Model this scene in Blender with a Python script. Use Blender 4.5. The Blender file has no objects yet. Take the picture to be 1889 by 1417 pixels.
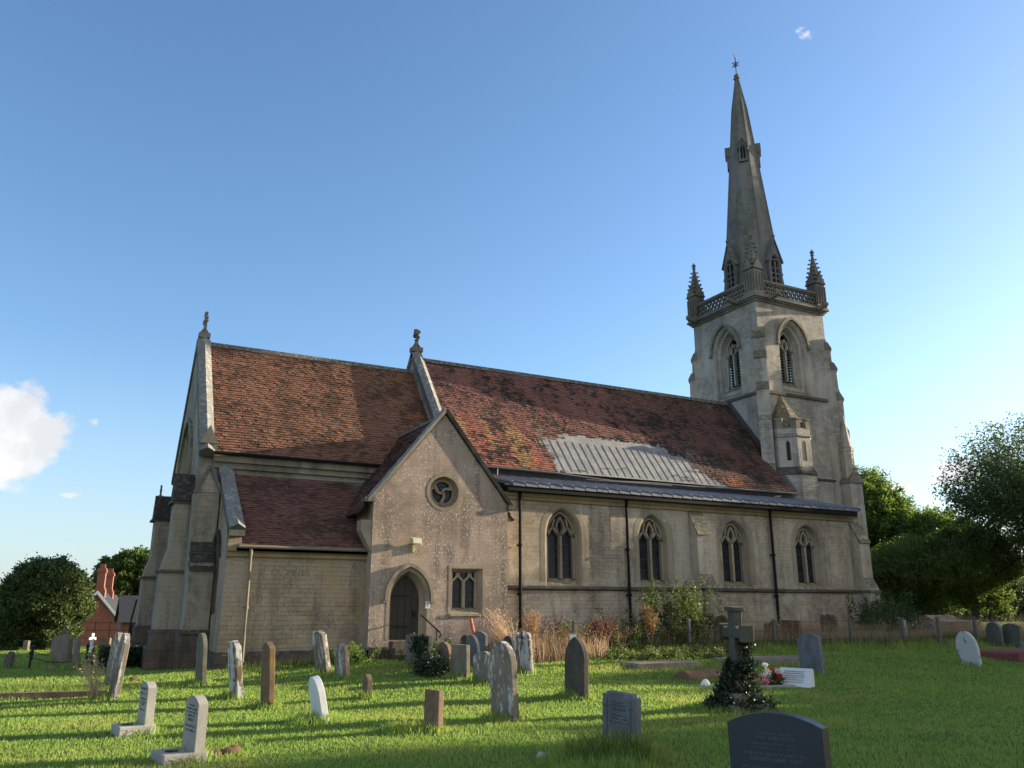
import bpy, bmesh, math, random
import numpy as np
from mathutils import Vector, Matrix
from mathutils.geometry import tessellate_polygon

# ------------------------------------------------------------------ camera, sky, sun, exposure
SC = bpy.context.scene
COL = SC.collection
R = math.radians
cam_d = bpy.data.cameras.new('camera'); cam = bpy.data.objects.new('camera', cam_d); COL.objects.link(cam)
cam.location = (0, 0, 1.65); cam.rotation_euler = (R(90 + 15.17), 0, R(62.1 - 90))
cam_d.sensor_width = 36; cam_d.lens = 1520 / 1889 * 36; cam_d.clip_end = 3000; cam_d.clip_start = .05
SC.camera = cam
SUN_AZ, SUN_EL = -6.5, 13.0        # azimuth from +X (the church axis, west end), degrees
SUN_STRENGTH, SKY_STRENGTH, EXPOSURE = 5.0, .082, 1.6
FILL_CLOUD = 4.6  # brightness of the added cloud bank that fills the shade
SC.view_settings.view_transform = 'Standard'; SC.view_settings.look = 'None'
SC.view_settings.exposure = EXPOSURE; SC.view_settings.gamma = 1
sv = Vector((math.cos(R(SUN_AZ)) * math.cos(R(SUN_EL)), math.sin(R(SUN_AZ)) * math.cos(R(SUN_EL)), math.sin(R(SUN_EL))))
sl = bpy.data.lights.new('sun', 'SUN'); so = bpy.data.objects.new('sun', sl); COL.objects.link(so)
sl.energy = SUN_STRENGTH; sl.angle = R(.5); sl.color = (1, .85, .62)
so.rotation_euler = (-sv).to_track_quat('-Z', 'Y').to_euler(); so.location = (60, 0, 40)

# ------------------------------------------------------------------ node helpers
class NB:
    def __init__(s, tree): s.t = tree
    def n(s, typ, ins=None, **props):
        nd = s.t.nodes.new(typ)
        for k, v in props.items(): setattr(nd, k, v)
        for k, v in (ins or {}).items():
            if isinstance(v, bpy.types.NodeSocket): s.t.links.new(v, nd.inputs[k])
            else: nd.inputs[k].default_value = v
        return nd
    def m(s, op, a, b=0., clamp=False):
        nd = s.n('ShaderNodeMath', {0: a, 1: b}, operation=op, use_clamp=clamp); return nd.outputs[0]
    def mix(s, f, a, b, blend='MIX'):
        c = lambda v: v if isinstance(v, bpy.types.NodeSocket) else (tuple(v) + (1,) if len(v) == 3 else v)
        nd = s.n('ShaderNodeMix', data_type='RGBA', blend_type=blend)
        for i, v in ((0, f), (6, c(a)), (7, c(b))):
            if isinstance(v, bpy.types.NodeSocket): s.t.links.new(v, nd.inputs[i])
            else: nd.inputs[i].default_value = v
        return nd.outputs[2]
    def noise(s, vec, scale, detail=4., rough=.55, dist=0.):
        return s.n('ShaderNodeTexNoise', {'Vector': vec, 'Scale': scale, 'Detail': detail, 'Roughness': rough, 'Distortion': dist}).outputs['Fac']
    def ss(s, x, a, b):     # smooth step between a and b
        return s.n('ShaderNodeMapRange', {0: x, 1: a, 2: b, 3: 0., 4: 1.}, interpolation_type='SMOOTHSTEP').outputs[0]
    def scale(s, vec, k):
        return s.n('ShaderNodeVectorMath', {0: vec, 1: k}, operation='MULTIPLY').outputs[0]
    def hsv(s, col, h=.5, sat=1., v=1.):
        return s.n('ShaderNodeHueSaturation', {'Hue': h, 'Saturation': sat, 'Value': v, 'Color': col}).outputs[0]
    def ramp(s, f, stops):
        nd = s.n('ShaderNodeValToRGB', {0: f}); e = nd.color_ramp.elements
        while len(e) < len(stops): e.new(.5)
        for el, (p, c) in zip(e, stops): el.position = p; el.color = tuple(c) + (1,)
        return nd.outputs[0]

def newmat(name):
    m = bpy.data.materials.new(name); m.use_nodes = True
    return m, NB(m.node_tree), m.node_tree.nodes['Principled BSDF']
def setin(nb, bs, **kw):
    for k, v in kw.items():
        k = k.replace('_', ' ')
        if isinstance(v, bpy.types.NodeSocket): nb.t.links.new(v, bs.inputs[k])
        else: bs.inputs[k].default_value = v
def bump(nb, bs, h, strength=.5, dist=.02):
    b = nb.n('ShaderNodeBump', {'Height': h, 'Strength': strength, 'Distance': dist}); nb.t.links.new(b.outputs[0], bs.inputs['Normal'])

# ------------------------------------------------------------------ world: sky with a few clouds
W = bpy.data.worlds.new('World'); SC.world = W; W.use_nodes = True
wt = W.node_tree; wb = NB(wt); bg = wt.nodes['Background']
sky = wb.n('ShaderNodeTexSky', sky_type='NISHITA', sun_disc=False, sun_elevation=R(SUN_EL), sun_rotation=R(90 - SUN_AZ),
           altitude=0, air_density=1.0, dust_density=.8, ozone_density=2.2)
wdir = wb.n('ShaderNodeTexCoord').outputs['Generated']
def cloud_mask(az, el, rad, squash, thr, scale):
    c = Vector((math.cos(R(az)) * math.cos(R(el)), math.sin(R(az)) * math.cos(R(el)), math.sin(R(el))))
    d = wb.n('ShaderNodeVectorMath', {0: wdir, 1: c}, operation='SUBTRACT').outputs[0]
    d = wb.scale(d, (1, 1, squash)); ln = wb.n('ShaderNodeVectorMath', {0: d}, operation='LENGTH').outputs['Value']
    fall = wb.m('SUBTRACT', 1., wb.m('DIVIDE', ln, rad))
    nz = wb.noise(wb.scale(wdir, (1, 1, 1.5)), scale, 7., .58)
    return wb.ss(wb.m('ADD', fall, wb.m('MULTIPLY', wb.m('SUBTRACT', nz, .5), 1.5)), thr, thr + .22)
col = wb.hsv(wb.mix(1., sky.outputs[0], (1.05, 1.09, 1.17), 'MULTIPLY'), .5, 1.07, 1.)
wz = wb.n('ShaderNodeSeparateXYZ', {0: wdir}).outputs[2]
col = wb.mix(wb.m('MULTIPLY', wb.m('SUBTRACT', 1., wb.ss(wz, .0, .3)), .55), col, (2.5, 3.15, 3.75))
for az, el, rad, sq, thr, sca, c in ((94.3, 9.3, .09, 1.05, .3, 13, (4.25, 4.15, 4.1)), (89.6, 11.2, .024, 1.5, .7, 40, (2.9, 3.3, 3.9)), (90.5, 6.6, .03, 3.4, .56, 30, (3.3, 3.5, 3.9)),
                                    (33.8, 8.0, .05, 1.8, .4, 20, (4.2, 4.1, 4.2)), (36.5, 7.2, .03, 3.2, .42, 30, (4.4, 4.3, 4.3)), (36.2, 5.6, .03, 3.4, .42, 30, (4.4, 4.3, 4.3)),
                                    (39.4, 36.0, .026, 1.5, .66, 60, (2.9, 3.3, 3.9))):
    f = cloud_mask(az, el, rad, sq, thr, sca)
    shade = wb.noise(wdir, sca * 1.2, 5.)
    cc = wb.mix(wb.ss(shade, .38, .6), tuple(x * .84 for x in c), tuple(x * 1.06 for x in c))
    col = wb.mix(wb.m('MULTIPLY', f, .85), col, cc)
# unseen cloud bank added to the southern sky, behind the viewer, to lift shaded sides
ws = wb.n('ShaderNodeSeparateXYZ', {0: wdir})
bank = wb.m('MULTIPLY', wb.ss(wb.m('MULTIPLY', ws.outputs[1], -1.), .12, .4), wb.ss(ws.outputs[2], .1, .25))
bank = wb.m('MULTIPLY', bank, wb.ss(wb.noise(wb.scale(wdir, (1, 1, 1.6)), 3.2, 7., .6), .4, .52))
col = wb.mix(bank, col, (FILL_CLOUD, FILL_CLOUD * .97, FILL_CLOUD * .93))
wt.links.new(col, bg.inputs[0]); bg.inputs[1].default_value = SKY_STRENGTH

# ------------------------------------------------------------------ mesh helpers
class MB:
    def __init__(s): s.v = []; s.f = []
    def add(s, vs, fs):
        o = len(s.v); s.v += [tuple(p) for p in vs]; s.f += [tuple(i + o for i in f) for f in fs]; return s
    def box(s, x0, x1, y0, y1, z0, z1):
        return s.add([(x0,y0,z0),(x1,y0,z0),(x1,y1,z0),(x0,y1,z0),(x0,y0,z1),(x1,y0,z1),(x1,y1,z1),(x0,y1,z1)],
                     [(3,2,1,0),(4,5,6,7),(0,1,5,4),(1,2,6,5),(2,3,7,6),(3,0,4,7)])
    def prism(s, poly, fm, d0, d1):      # poly of (u,v), fm(u,v,d) -> xyz, extruded from d0 to d1
        n = len(poly); a = [fm(u, v, d0) for u, v in poly]; b = [fm(u, v, d1) for u, v in poly]
        tri = tessellate_polygon([[Vector((u, v, 0)) for u, v in poly]])
        fs = [tuple(t) for t in tri] + [tuple(i + n for i in reversed(t)) for t in tri] + [(i, (i + 1) % n, (i + 1) % n + n, i + n) for i in range(n)]
        return s.add(a + b, fs)
    def panel(s, outer, holes, fm, d=0):
        pts = list(outer)
        for h in holes: pts += h
        tri = tessellate_polygon([[Vector((u, v, 0)) for u, v in p] for p in [outer] + holes])
        return s.add([fm(u, v, d) for u, v in pts], [tuple(t) for t in tri])
    def loft(s, p0, d0, p1, d1, fm, close=True):
        n = len(p0); a = [fm(u, v, d0) for u, v in p0]; b = [fm(u, v, d1) for u, v in p1]
        return s.add(a + b, [(i, (i + 1) % n, (i + 1) % n + n, i + n) for i in range(n if close else n - 1)])
    def strip(s, line, w, fm, d0, d1, close=False):      # flat bar following a polyline in (u,v)
        P = [Vector(p) for p in line]; n = len(P); L, Rr = [], []
        for i in range(n):
            a = P[i - 1] if (i or close) else P[i]; b = P[(i + 1) % n] if (i < n - 1 or close) else P[i]
            t = (b - a).normalized() if (b - a).length > 1e-9 else Vector((1, 0)); q = Vector((-t.y, t.x)) * w / 2
            L.append(P[i] + q); Rr.append(P[i] - q)
        vs = [fm(p.x, p.y, d0) for p in L] + [fm(p.x, p.y, d0) for p in Rr] + [fm(p.x, p.y, d1) for p in L] + [fm(p.x, p.y, d1) for p in Rr]
        fs = []
        for i in range(n if close else n - 1):
            j = (i + 1) % n
            fs += [(i, j, j + n, i + n), (i, i + 2 * n, j + 2 * n, j), (i + n, j + n, j + 3 * n, i + 3 * n), (i + 2 * n, i + 3 * n, j + 3 * n, j + 2 * n)]
        if not close: fs += [(0, n, 3 * n, 2 * n), (n - 1, 3 * n - 1, 4 * n - 1, 2 * n - 1)]
        return s.add(vs, fs)
    def tube(s, path, r, n=8, caps=True):
        P = [Vector(p) for p in path]; k = len(P); rr = r if isinstance(r, (list, tuple)) else [r] * k; vs = []
        for i in range(k):
            t = (P[min(i + 1, k - 1)] - P[max(i - 1, 0)]).normalized()
            a = t.orthogonal().normalized() if abs(t.z) > .98 else t.cross(Vector((0, 0, 1))).normalized(); b = t.cross(a)
            vs += [tuple(P[i] + (a * math.cos(2 * math.pi * j / n) + b * math.sin(2 * math.pi * j / n)) * rr[i]) for j in range(n)]
        fs = [(i * n + j, i * n + (j + 1) % n, (i + 1) * n + (j + 1) % n, (i + 1) * n + j) for i in range(k - 1) for j in range(n)]
        if caps: fs += [tuple(range(n - 1, -1, -1)), tuple((k - 1) * n + j for j in range(n))]
        return s.add(vs, fs)
    def lathe(s, prof, cx, cy, n=12, a0=0., sx=1., sy=1.):     # prof of (r,z)
        vs = [(cx + r * sx * math.cos(a0 + 2 * math.pi * j / n), cy + r * sy * math.sin(a0 + 2 * math.pi * j / n), z) for r, z in prof for j in range(n)]
        k = len(prof)
        fs = [(i * n + j, i * n + (j + 1) % n, (i + 1) * n + (j + 1) % n, (i + 1) * n + j) for i in range(k - 1) for j in range(n)]
        fs += [tuple(range(n - 1, -1, -1)), tuple((k - 1) * n + j for j in range(n))]
        return s.add(vs, fs)
    def sweep(s, A, B, sec, side):       # section of (along side, along up) swept A -> B
        A, B, side = Vector(A), Vector(B), Vector(side); t = (B - A).normalized(); up = side.cross(t).normalized()
        if up.z < 0: up = -up
        n = len(sec); vs = [A + side * a + up * b for a, b in sec] + [B + side * a + up * b for a, b in sec]
        return s.add(vs, [(i, (i + 1) % n, (i + 1) % n + n, i + n) for i in range(n)] + [tuple(range(n)), tuple(range(2 * n - 1, n - 1, -1))])
    def blob(s, c, r, sq=(1, 1, 1), seed=0, amp=.18, seg=9, rings=6):
        rnd = random.Random(seed); vs = []; k = [rnd.uniform(0, 6.3) for _ in range(6)]
        for i in range(rings + 1):
            th = math.pi * i / rings
            for j in range(seg):
                ph = 2 * math.pi * j / seg
                q = r * (1 + amp * (math.sin(2 * ph + k[0] + th) * .5 + math.sin(3 * th + k[1] + ph) * .5 + math.sin(5 * ph + k[2]) * .3 * math.sin(th)))
                vs.append((c[0] + q * sq[0] * math.sin(th) * math.cos(ph), c[1] + q * sq[1] * math.sin(th) * math.sin(ph), c[2] + q * sq[2] * math.cos(th)))
        return s.add(vs, [(i * seg + j, (i + 1) * seg + j, (i + 1) * seg + (j + 1) % seg, i * seg + (j + 1) % seg) for i in range(rings) for j in range(seg)])
    def build(s, name, mat, parent=None, smooth=False, bevel=0):
        me = bpy.data.meshes.new(name); off = wloc(parent) if parent else Vector((0, 0, 0))
        me.from_pydata([(x - off.x, y - off.y, z - off.z) for x, y, z in s.v], [], s.f)
        bm = bmesh.new(); bm.from_mesh(me); bmesh.ops.recalc_face_normals(bm, faces=bm.faces); bm.to_mesh(me); bm.free()
        me.materials.append(mat)
        if smooth: me.polygons.foreach_set('use_smooth', [True] * len(me.polygons))
        o = bpy.data.objects.new(name, me); COL.objects.link(o)
        if parent: o.parent = parent
        if bevel:
            b = o.modifiers.new('bevel', 'BEVEL'); b.width = bevel; b.segments = 2; b.limit_method = 'ANGLE'; b.angle_limit = R(40)
        return o
def wloc(o):
    v = Vector((0, 0, 0))
    while o: v = v + Vector(o.location); o = o.parent
    return v
def np_mesh(name, V, F, mat, parent=None, smooth=False):
    V = np.asarray(V, np.float32); F = np.asarray(F, np.int32); k = F.shape[1]
    if parent: V = V - np.array(wloc(parent), np.float32)
    me = bpy.data.meshes.new(name); me.vertices.add(len(V)); me.vertices.foreach_set('co', V.ravel())
    me.loops.add(F.size); me.loops.foreach_set('vertex_index', F.ravel())
    me.polygons.add(len(F)); me.polygons.foreach_set('loop_start', np.arange(0, F.size, k, dtype=np.int32))
    me.polygons.foreach_set('loop_total', np.full(len(F), k, np.int32))
    if smooth: me.polygons.foreach_set('use_smooth', np.ones(len(F), bool))
    me.update(calc_edges=True); me.materials.append(mat)
    o = bpy.data.objects.new(name, me); COL.objects.link(o)
    if parent: o.parent = parent
    return o
def tag(o, label, cat, group=None):
    o['label'] = label; o['category'] = cat
    if group: o['group'] = group
    return o
def kind(o, k): o['kind'] = k; return o
def thing(name, label, cat, loc=(0, 0, 0), group=None):
    o = bpy.data.objects.new(name, None); COL.objects.link(o); o.location = loc; o.empty_display_size = .2
    return tag(o, label, cat, group)
FX = lambda X: (lambda u, v, d: (X + d, u, v))      # wall facing -X : u = y
FY = lambda Y: (lambda u, v, d: (u, Y + d, v))      # wall facing -Y : u = x
def arch(c, a, z0, zs, za, n=9):                    # pointed-arch outline, counter-clockwise from bottom left
    rise = za - zs; rad = (a * a + rise * rise) / (2 * a); th = math.asin(min(1, rise / rad))
    if rise >= rad: th = math.pi / 2
    right = [(c + a - rad + rad * math.cos(th * i / n), zs + rad * math.sin(th * i / n)) for i in range(n)]
    left = [(2 * c - x, z) for x, z in reversed(right)]
    return [(c - a, z0), (c + a, z0)] + right + [(c, za)] + left
def sm(a, b, x):
    t = np.clip((x - a) / (b - a), 0, 1); return t * t * (3 - 2 * t)
def gz(x, y):
    x = np.asarray(x, float); y = np.asarray(y, float)
    z = .28 * sm(13, 20, y) * sm(2, 9, x)
    z = z + .025 * np.sin(x * .9 + y * .35) * np.sin(y * .8 - x * .3) + .012 * np.sin(x * 2.3 + 1) * np.sin(y * 1.9)
    return z - .035 * np.maximum(0, y - 38) * sm(22, 6, x)
G = lambda x, y: float(gz(x, y))
# ------------------------------------------------------------------ materials
def wall_uv(b):
    g = b.n('ShaderNodeNewGeometry'); pos = g.outputs['Position']; nr = g.outputs['True Normal']
    p = b.n('ShaderNodeSeparateXYZ', {0: pos}); q = b.n('ShaderNodeSeparateXYZ', {0: nr})
    c = b.m('GREATER_THAN', b.m('ABSOLUTE', q.outputs[0]), b.m('MULTIPLY', b.m('ABSOLUTE', q.outputs[1]), 1.03))
    u = b.m('ADD', b.m('MULTIPLY', p.outputs[1], c), b.m('MULTIPLY', p.outputs[0], b.m('SUBTRACT', 1., c)))
    return pos, b.n('ShaderNodeCombineXYZ', {0: u, 1: p.outputs[2]}).outputs[0], q.outputs[2], p.outputs[2], u
def ashlar(name, c1, c2, mortar, bw=.42, bh=.2, ms=.007, dirt=(.1, .085, .075), da=.6, fleck=0., fcol=(.5, .47, .43), top=(.09, .085, .06),
           tint=None, joints=1., ochre=0.):
    m, b, bs = newmat(name); pos, uv, nz, z, u = wall_uv(b)
    wob = b.n('ShaderNodeVectorMath', {0: b.n('ShaderNodeTexNoise', {'Vector': pos, 'Scale': 5., 'Detail': 3.}).outputs['Color'], 1: (.022, .022, 0)}, operation='MULTIPLY').outputs[0]
    uvw = b.n('ShaderNodeVectorMath', {0: uv, 1: wob}, operation='ADD').outputs[0]
    br = b.n('ShaderNodeTexBrick', {'Vector': uvw, 'Color1': c1 + (1,), 'Color2': c2 + (1,), 'Mortar': mortar + (1,), 'Scale': 1., 'Mortar Size': ms, 'Mortar Smooth': .25, 'Bias': 0., 'Brick Width': bw, 'Row Height': bh}, offset=.43, squash=.72, squash_frequency=3)
    br2 = b.n('ShaderNodeTexBrick', {'Vector': uvw, 'Color1': (0, 0, 0, 1), 'Color2': (1, 1, 1, 1), 'Mortar': (.5, .5, .5, 1), 'Scale': 1., 'Mortar Size': 0., 'Bias': 0., 'Brick Width': bw, 'Row Height': bh}, offset=.43, squash=.72, squash_frequency=3)
    col = br.outputs['Color'] if joints else b.mix(b.noise(pos, 1.1, 4.), c1, c2)
    big = b.noise(pos, .42, 5.); mid = b.noise(pos, 2.6, 6., .62); fine = b.noise(pos, 26., 4., .65)
    col = b.hsv(col, .5, 1., b.m('MULTIPLY', b.m('ADD', .72, b.m('MULTIPLY', mid, .55)), b.m('ADD', .7, b.m('MULTIPLY', b.n('ShaderNodeSeparateXYZ', {0: br2.outputs['Color']}).outputs[0], .6 * joints))))
    if tint: col = b.mix(b.m('MULTIPLY', b.ss(big, .45, .62), .8), col, b.mix(b.m('MULTIPLY', br2.outputs['Color'], .5), tint, tuple(x * .8 for x in tint)))
    if ochre: col = b.mix(b.m('MULTIPLY', b.ss(b.noise(b.scale(pos, (.6, .6, .35)), 1.1, 3.), .56, .72), ochre), col, (.3, .22, .1))
    stk = b.noise(b.scale(pos, (2.2, 2.2, .22)), 1., 5., .6)
    col = b.hsv(col, .5, 1., b.m('ADD', .8, b.m('MULTIPLY', b.ss(big, .3, .7), .58)))
    col = b.mix(b.m('MULTIPLY', b.m('MULTIPLY', b.ss(stk, .44, .64), b.ss(mid, .36, .56)), da), col, dirt)
    spots = b.ss(b.noise(pos, 9., 6., .7), .6, .7)
    col = b.mix(b.m('MULTIPLY', spots, .38), col, dirt)
    if fleck:
        fl = b.noise(b.scale(pos, (1.6, 1.6, .8)), 15., 2., .5)
        wide = b.n('ShaderNodeTexBrick', {'Vector': uvw, 'Color1': (0, 0, 0, 1), 'Color2': (0, 0, 0, 1), 'Mortar': (1, 1, 1, 1), 'Scale': 1., 'Mortar Size': .022, 'Mortar Smooth': .4, 'Brick Width': bw, 'Row Height': bh}, offset=.43).outputs['Color']
        gate = b.ss(b.noise(pos, 1.3, 5., .65), .38, .56)
        f = b.m('MULTIPLY', b.m('MULTIPLY', b.ss(fl, .54, .59), b.m('ADD', .3, b.m('MULTIPLY', wide, .7))), b.m('MULTIPLY', gate, fleck))
        col = b.mix(f, col, fcol)
    lich = b.mix(b.ss(b.noise(pos, 7., 6., .7), .5, .62), top, tuple(min(.3, 2.6 * t) for t in top))
    col = b.mix(b.m('MULTIPLY', b.ss(nz, .2, .5), .85), col, lich)
    rv = b.m('ADD', .84, b.m('MULTIPLY', fine, .32)); col = b.hsv(col, .5, 1., rv)
    setin(b, bs, Base_Color=col, Roughness=.92, Specular_IOR_Level=.2)
    h = b.m('ADD', b.m('MULTIPLY', br.outputs['Fac'], -1. * joints), b.m('ADD', b.m('MULTIPLY', mid, .9), b.m('MULTIPLY', fine, .5)))
    bump(b, bs, h, .65, .018)
    return m
MT = {}
MT['aisle'] = ashlar('buff_ashlar', (.44, .355, .258), (.31, .25, .182), (.22, .18, .143), .29, .125, .006, da=.6, tint=(.33, .287, .236), fleck=.5, ochre=.35)
MT['porch'] = ashlar('weathered_pink_ashlar', (.37, .28, .225), (.235, .175, .14), (.24, .195, .165), .26, .108, .007, da=.7, tint=(.29, .225, .185), fleck=.75, fcol=(.58, .52, .46), ochre=.25)
MT['vestry'] = ashlar('brown_ashlar', (.38, .3, .205), (.26, .2, .14), (.17, .135, .1), .29, .12, .006, da=.7, tint=(.25, .195, .155), fleck=.45, ochre=.45)
MT['chancel'] = ashlar('grey_ashlar', (.31, .275, .22), (.22, .195, .16), (.18, .155, .12), .34, .16, .006, da=.75, tint=(.24, .215, .18), fleck=.3)
MT['tower'] = ashlar('pale_ashlar', (.4, .36, .315), (.29, .262, .23), (.19, .165, .135), .3, .125, .007, da=.5, tint=(.33, .3, .262), fleck=.35, top=(.1, .088, .055), ochre=.3)
MT['spire'] = ashlar('dark_ashlar', (.185, .173, .16), (.125, .118, .11), (.08, .072, .062), .42, .2, .007, da=.6, tint=(.14, .13, .12), dirt=(.06, .065, .06))
MT['dress'] = ashlar('dressed_stone', (.4, .325, .24), (.33, .27, .2), (.2, .15, .1), .5, .3, .004, da=.5, joints=0., top=(.16, .13, .08))
MT['dressg'] = ashlar('grey_dressed_stone', (.34, .29, .22), (.26, .22, .17), (.2, .15, .1), .5, .3, .004, da=.7, joints=0., top=(.12, .105, .07))
MT['pinn'] = ashlar('weathered_carved_stone', (.29, .265, .23), (.19, .173, .15), (.2, .15, .1), .5, .3, .004, da=.7, joints=0., top=(.1, .085, .05))
MT['mossy'] = ashlar('mossy_stone_roof', (.22, .2, .16), (.15, .135, .1), (.08, .07, .055), .3, .14, .01, da=.7, top=(.1, .09, .06))
MT['coping'] = ashlar('lichened_coping', (.2, .19, .165), (.15, .145, .135), (.1, .09, .08), .6, .6, .006, da=.5, joints=0., top=(.16, .16, .15))
MT['dark'] = ashlar('stained_plinth_stone', (.13, .1, .082), (.085, .068, .058), (.07, .055, .045), .5, .24, .008, da=.7, fleck=.0, dirt=(.035, .03, .028), top=(.05, .045, .04))
MT['black'] = ashlar('soot_stained_stone', (.06, .055, .05), (.04, .037, .034), (.03, .03, .03), .5, .2, .006, da=.6, fleck=.0, top=(.035, .033, .03))
MT['cornice'] = ashlar('ochre_cornice', (.38, .27, .13), (.31, .22, .115), (.2, .15, .1), .9, .3, .005, da=.4, joints=0., top=(.15, .11, .06))

def plain(name, c, rough=.6, metal=0., spec=.5, var=.25, sc=8., bumpk=.1, c2=None):
    m, b, bs = newmat(name); pos = b.n('ShaderNodeTexCoord').outputs['Object']
    nz = b.noise(pos, sc, 5., .6)
    col = b.mix(nz, tuple(x * (1 - var) for x in c), tuple(min(1, x * (1 + var)) for x in (c2 or c)))
    setin(b, bs, Base_Color=col, Roughness=rough, Metallic=metal, Specular_IOR_Level=spec)
    if bumpk: bump(b, bs, nz, bumpk, .01)
    return m
MT['iron'] = plain('black_iron', (.016, .016, .018), .6, spec=.25)
MT['gutter'] = plain('black_gutter', (.01, .01, .011), .75, spec=.12)
MT['pipe_buff'] = plain('buff_painted_pipe', (.17, .14, .1), .8, var=.35)
MT['door'] = None
MT['void'] = plain('belfry_dark', (.012, .011, .01), .9)
MT['louvre'] = plain('weathered_louvre', (.13, .115, .1), .85)
MT['lead'] = None
MT['white'] = plain('white_plate', (.62, .64, .66), .5, var=.1)
MT['slate'] = plain('slate_roof', (.035, .037, .045), .85, spec=.15, var=.3, sc=3.)
MT['wood'] = plain('grey_weathered_wood', (.11, .105, .09), .85, var=.3, sc=14.)
MT['redpaint'] = plain('faded_red_plastic', (.45, .1, .06), .6)
MT['soil'] = plain('brown_molehill_soil', (.085, .048, .028), .95, var=.5, sc=40., bumpk=.8)
MT['white_paint'] = plain('white_painted_board', (.75, .75, .74), .6, var=.08)
MT['bark'] = plain('dark_bark', (.05, .04, .03), .95, var=.4, sc=12., bumpk=.6)
MT['lampbody'] = plain('cream_lamp_body', (.5, .42, .2), .5)
MT['lampglass'] = plain('lamp_glass', (.7, .68, .6), .15)
MT['sill_tar'] = plain('dark_lead_flashing', (.05, .052, .058), .6, var=.4, sc=4.)

def mk_lead():
    m, b, bs = newmat('grey_lead_sheet'); pos = b.n('ShaderNodeNewGeometry').outputs['Position']
    n1 = b.noise(b.scale(pos, (3, .6, .6)), 1.2, 5.); n2 = b.noise(pos, 12., 4.)
    col = b.mix(b.ss(n1, .35, .65), (.11, .12, .15), (.17, .18, .21)); col = b.mix(b.m('MULTIPLY', b.ss(n2, .58, .72), .5), col, (.2, .2, .2))
    setin(b, bs, Base_Color=col, Roughness=.55, Specular_IOR_Level=.4); bump(b, bs, n1, .25, .02); return m
MT['lead'] = mk_lead()
def mk_felt():
    m, b, bs = newmat('bare_grey_sarking_felt'); pos = b.n('ShaderNodeNewGeometry').outputs['Position']
    n1 = b.noise(pos, 2.4, 6., .65); n2 = b.noise(b.scale(pos, (9, 3, 3)), 2., 5.)
    col = b.mix(b.ss(n1, .35, .65), (.15, .15, .155), (.22, .215, .205)); col = b.mix(b.m('MULTIPLY', b.ss(n2, .56, .7), .4), col, (.12, .11, .1))
    setin(b, bs, Base_Color=col, Roughness=.7); bump(b, bs, b.m('ADD', n1, n2), .35, .03); return m
MT['felt'] = mk_felt()
def mk_door():
    m, b, bs = newmat('dark_oak_planks'); pos = b.n('ShaderNodeTexCoord').outputs['Object']
    n1 = b.noise(b.scale(pos, (40, 1, 1.4)), 1., 5.)
    setin(b, bs, Base_Color=b.mix(n1, (.02, .016, .012), (.05, .04, .03)), Roughness=.75); bump(b, bs, n1, .4, .01); return m
MT['door'] = mk_door()
def mk_glass():
    m, b, bs = newmat('dark_leaded_glass'); pos, uv, nz, z, u = wall_uv(b)
    s = b.m('ADD', u, b.m('MULTIPLY', z, .8)); t = b.m('SUBTRACT', u, b.m('MULTIPLY', z, .8))
    def line(x, k, w): return b.m('LESS_THAN', b.m('ABSOLUTE', b.m('SUBTRACT', b.m('FRACT', b.m('MULTIPLY', x, k)), .5)), w)
    ld = b.m('MAXIMUM', b.m('MAXIMUM', line(s, 8., .06), line(t, 8., .06)), line(z, 2.6, .035))
    cell = b.n('ShaderNodeTexVoronoi', {'Vector': uv, 'Scale': 9.}).outputs['Color']
    col = b.mix(ld, b.mix(b.n('ShaderNodeSeparateXYZ', {0: cell}).outputs[0], (.006, .007, .012), (.022, .024, .034)), (.035, .034, .034))
    setin(b, bs, Base_Color=col, Roughness=b.m('ADD', .16, b.m('MULTIPLY', ld, .5)), Specular_IOR_Level=.35)
    bump(b, bs, b.m('ADD', b.m('MULTIPLY', ld, .7), b.m('MULTIPLY', b.n('ShaderNodeSeparateXYZ', {0: cell}).outputs[1], .5)), .5, .02); return m
MT['glass'] = mk_glass()

def mk_tiles(name, stops, dark=(.035, .026, .022), moss=.5, zones=None):
    m, b, bs = newmat(name); g = b.n('ShaderNodeNewGeometry'); pos = g.outputs['Position']; rnd = g.outputs['Random Per Island']
    p = b.n('ShaderNodeSeparateXYZ', {0: pos})
    r2 = b.n('ShaderNodeTexWhiteNoise', {'W': b.m('MULTIPLY', rnd, 91.7)}, noise_dimensions='1D').outputs['Value']
    col = b.ramp(rnd, stops)
    if zones: col = zones(b, col, p, pos, rnd, r2)
    n1 = b.noise(pos, .7, 5., .6); n2 = b.noise(pos, 3., 6., .65)
    f = b.m('MULTIPLY', b.ss(b.m('ADD', b.m('ADD', b.m('MULTIPLY', n1, .6), b.m('MULTIPLY', n2, .5)), b.m('MULTIPLY', b.m('SUBTRACT', r2, .5), .12)), .5, .66), moss)
    col = b.mix(f, col, dark)
    sp = b.ss(b.noise(pos, 16., 5., .7), .62, .7); col = b.mix(b.m('MULTIPLY', sp, .2), col, (.17, .145, .12))
    fine = b.noise(pos, 30., 3.); col = b.hsv(col, .5, 1., b.m('ADD', .75, b.m('MULTIPLY', fine, .5)))
    setin(b, bs, Base_Color=col, Roughness=.9, Specular_IOR_Level=.2); bump(b, bs, fine, .4, .006); return m
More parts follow.
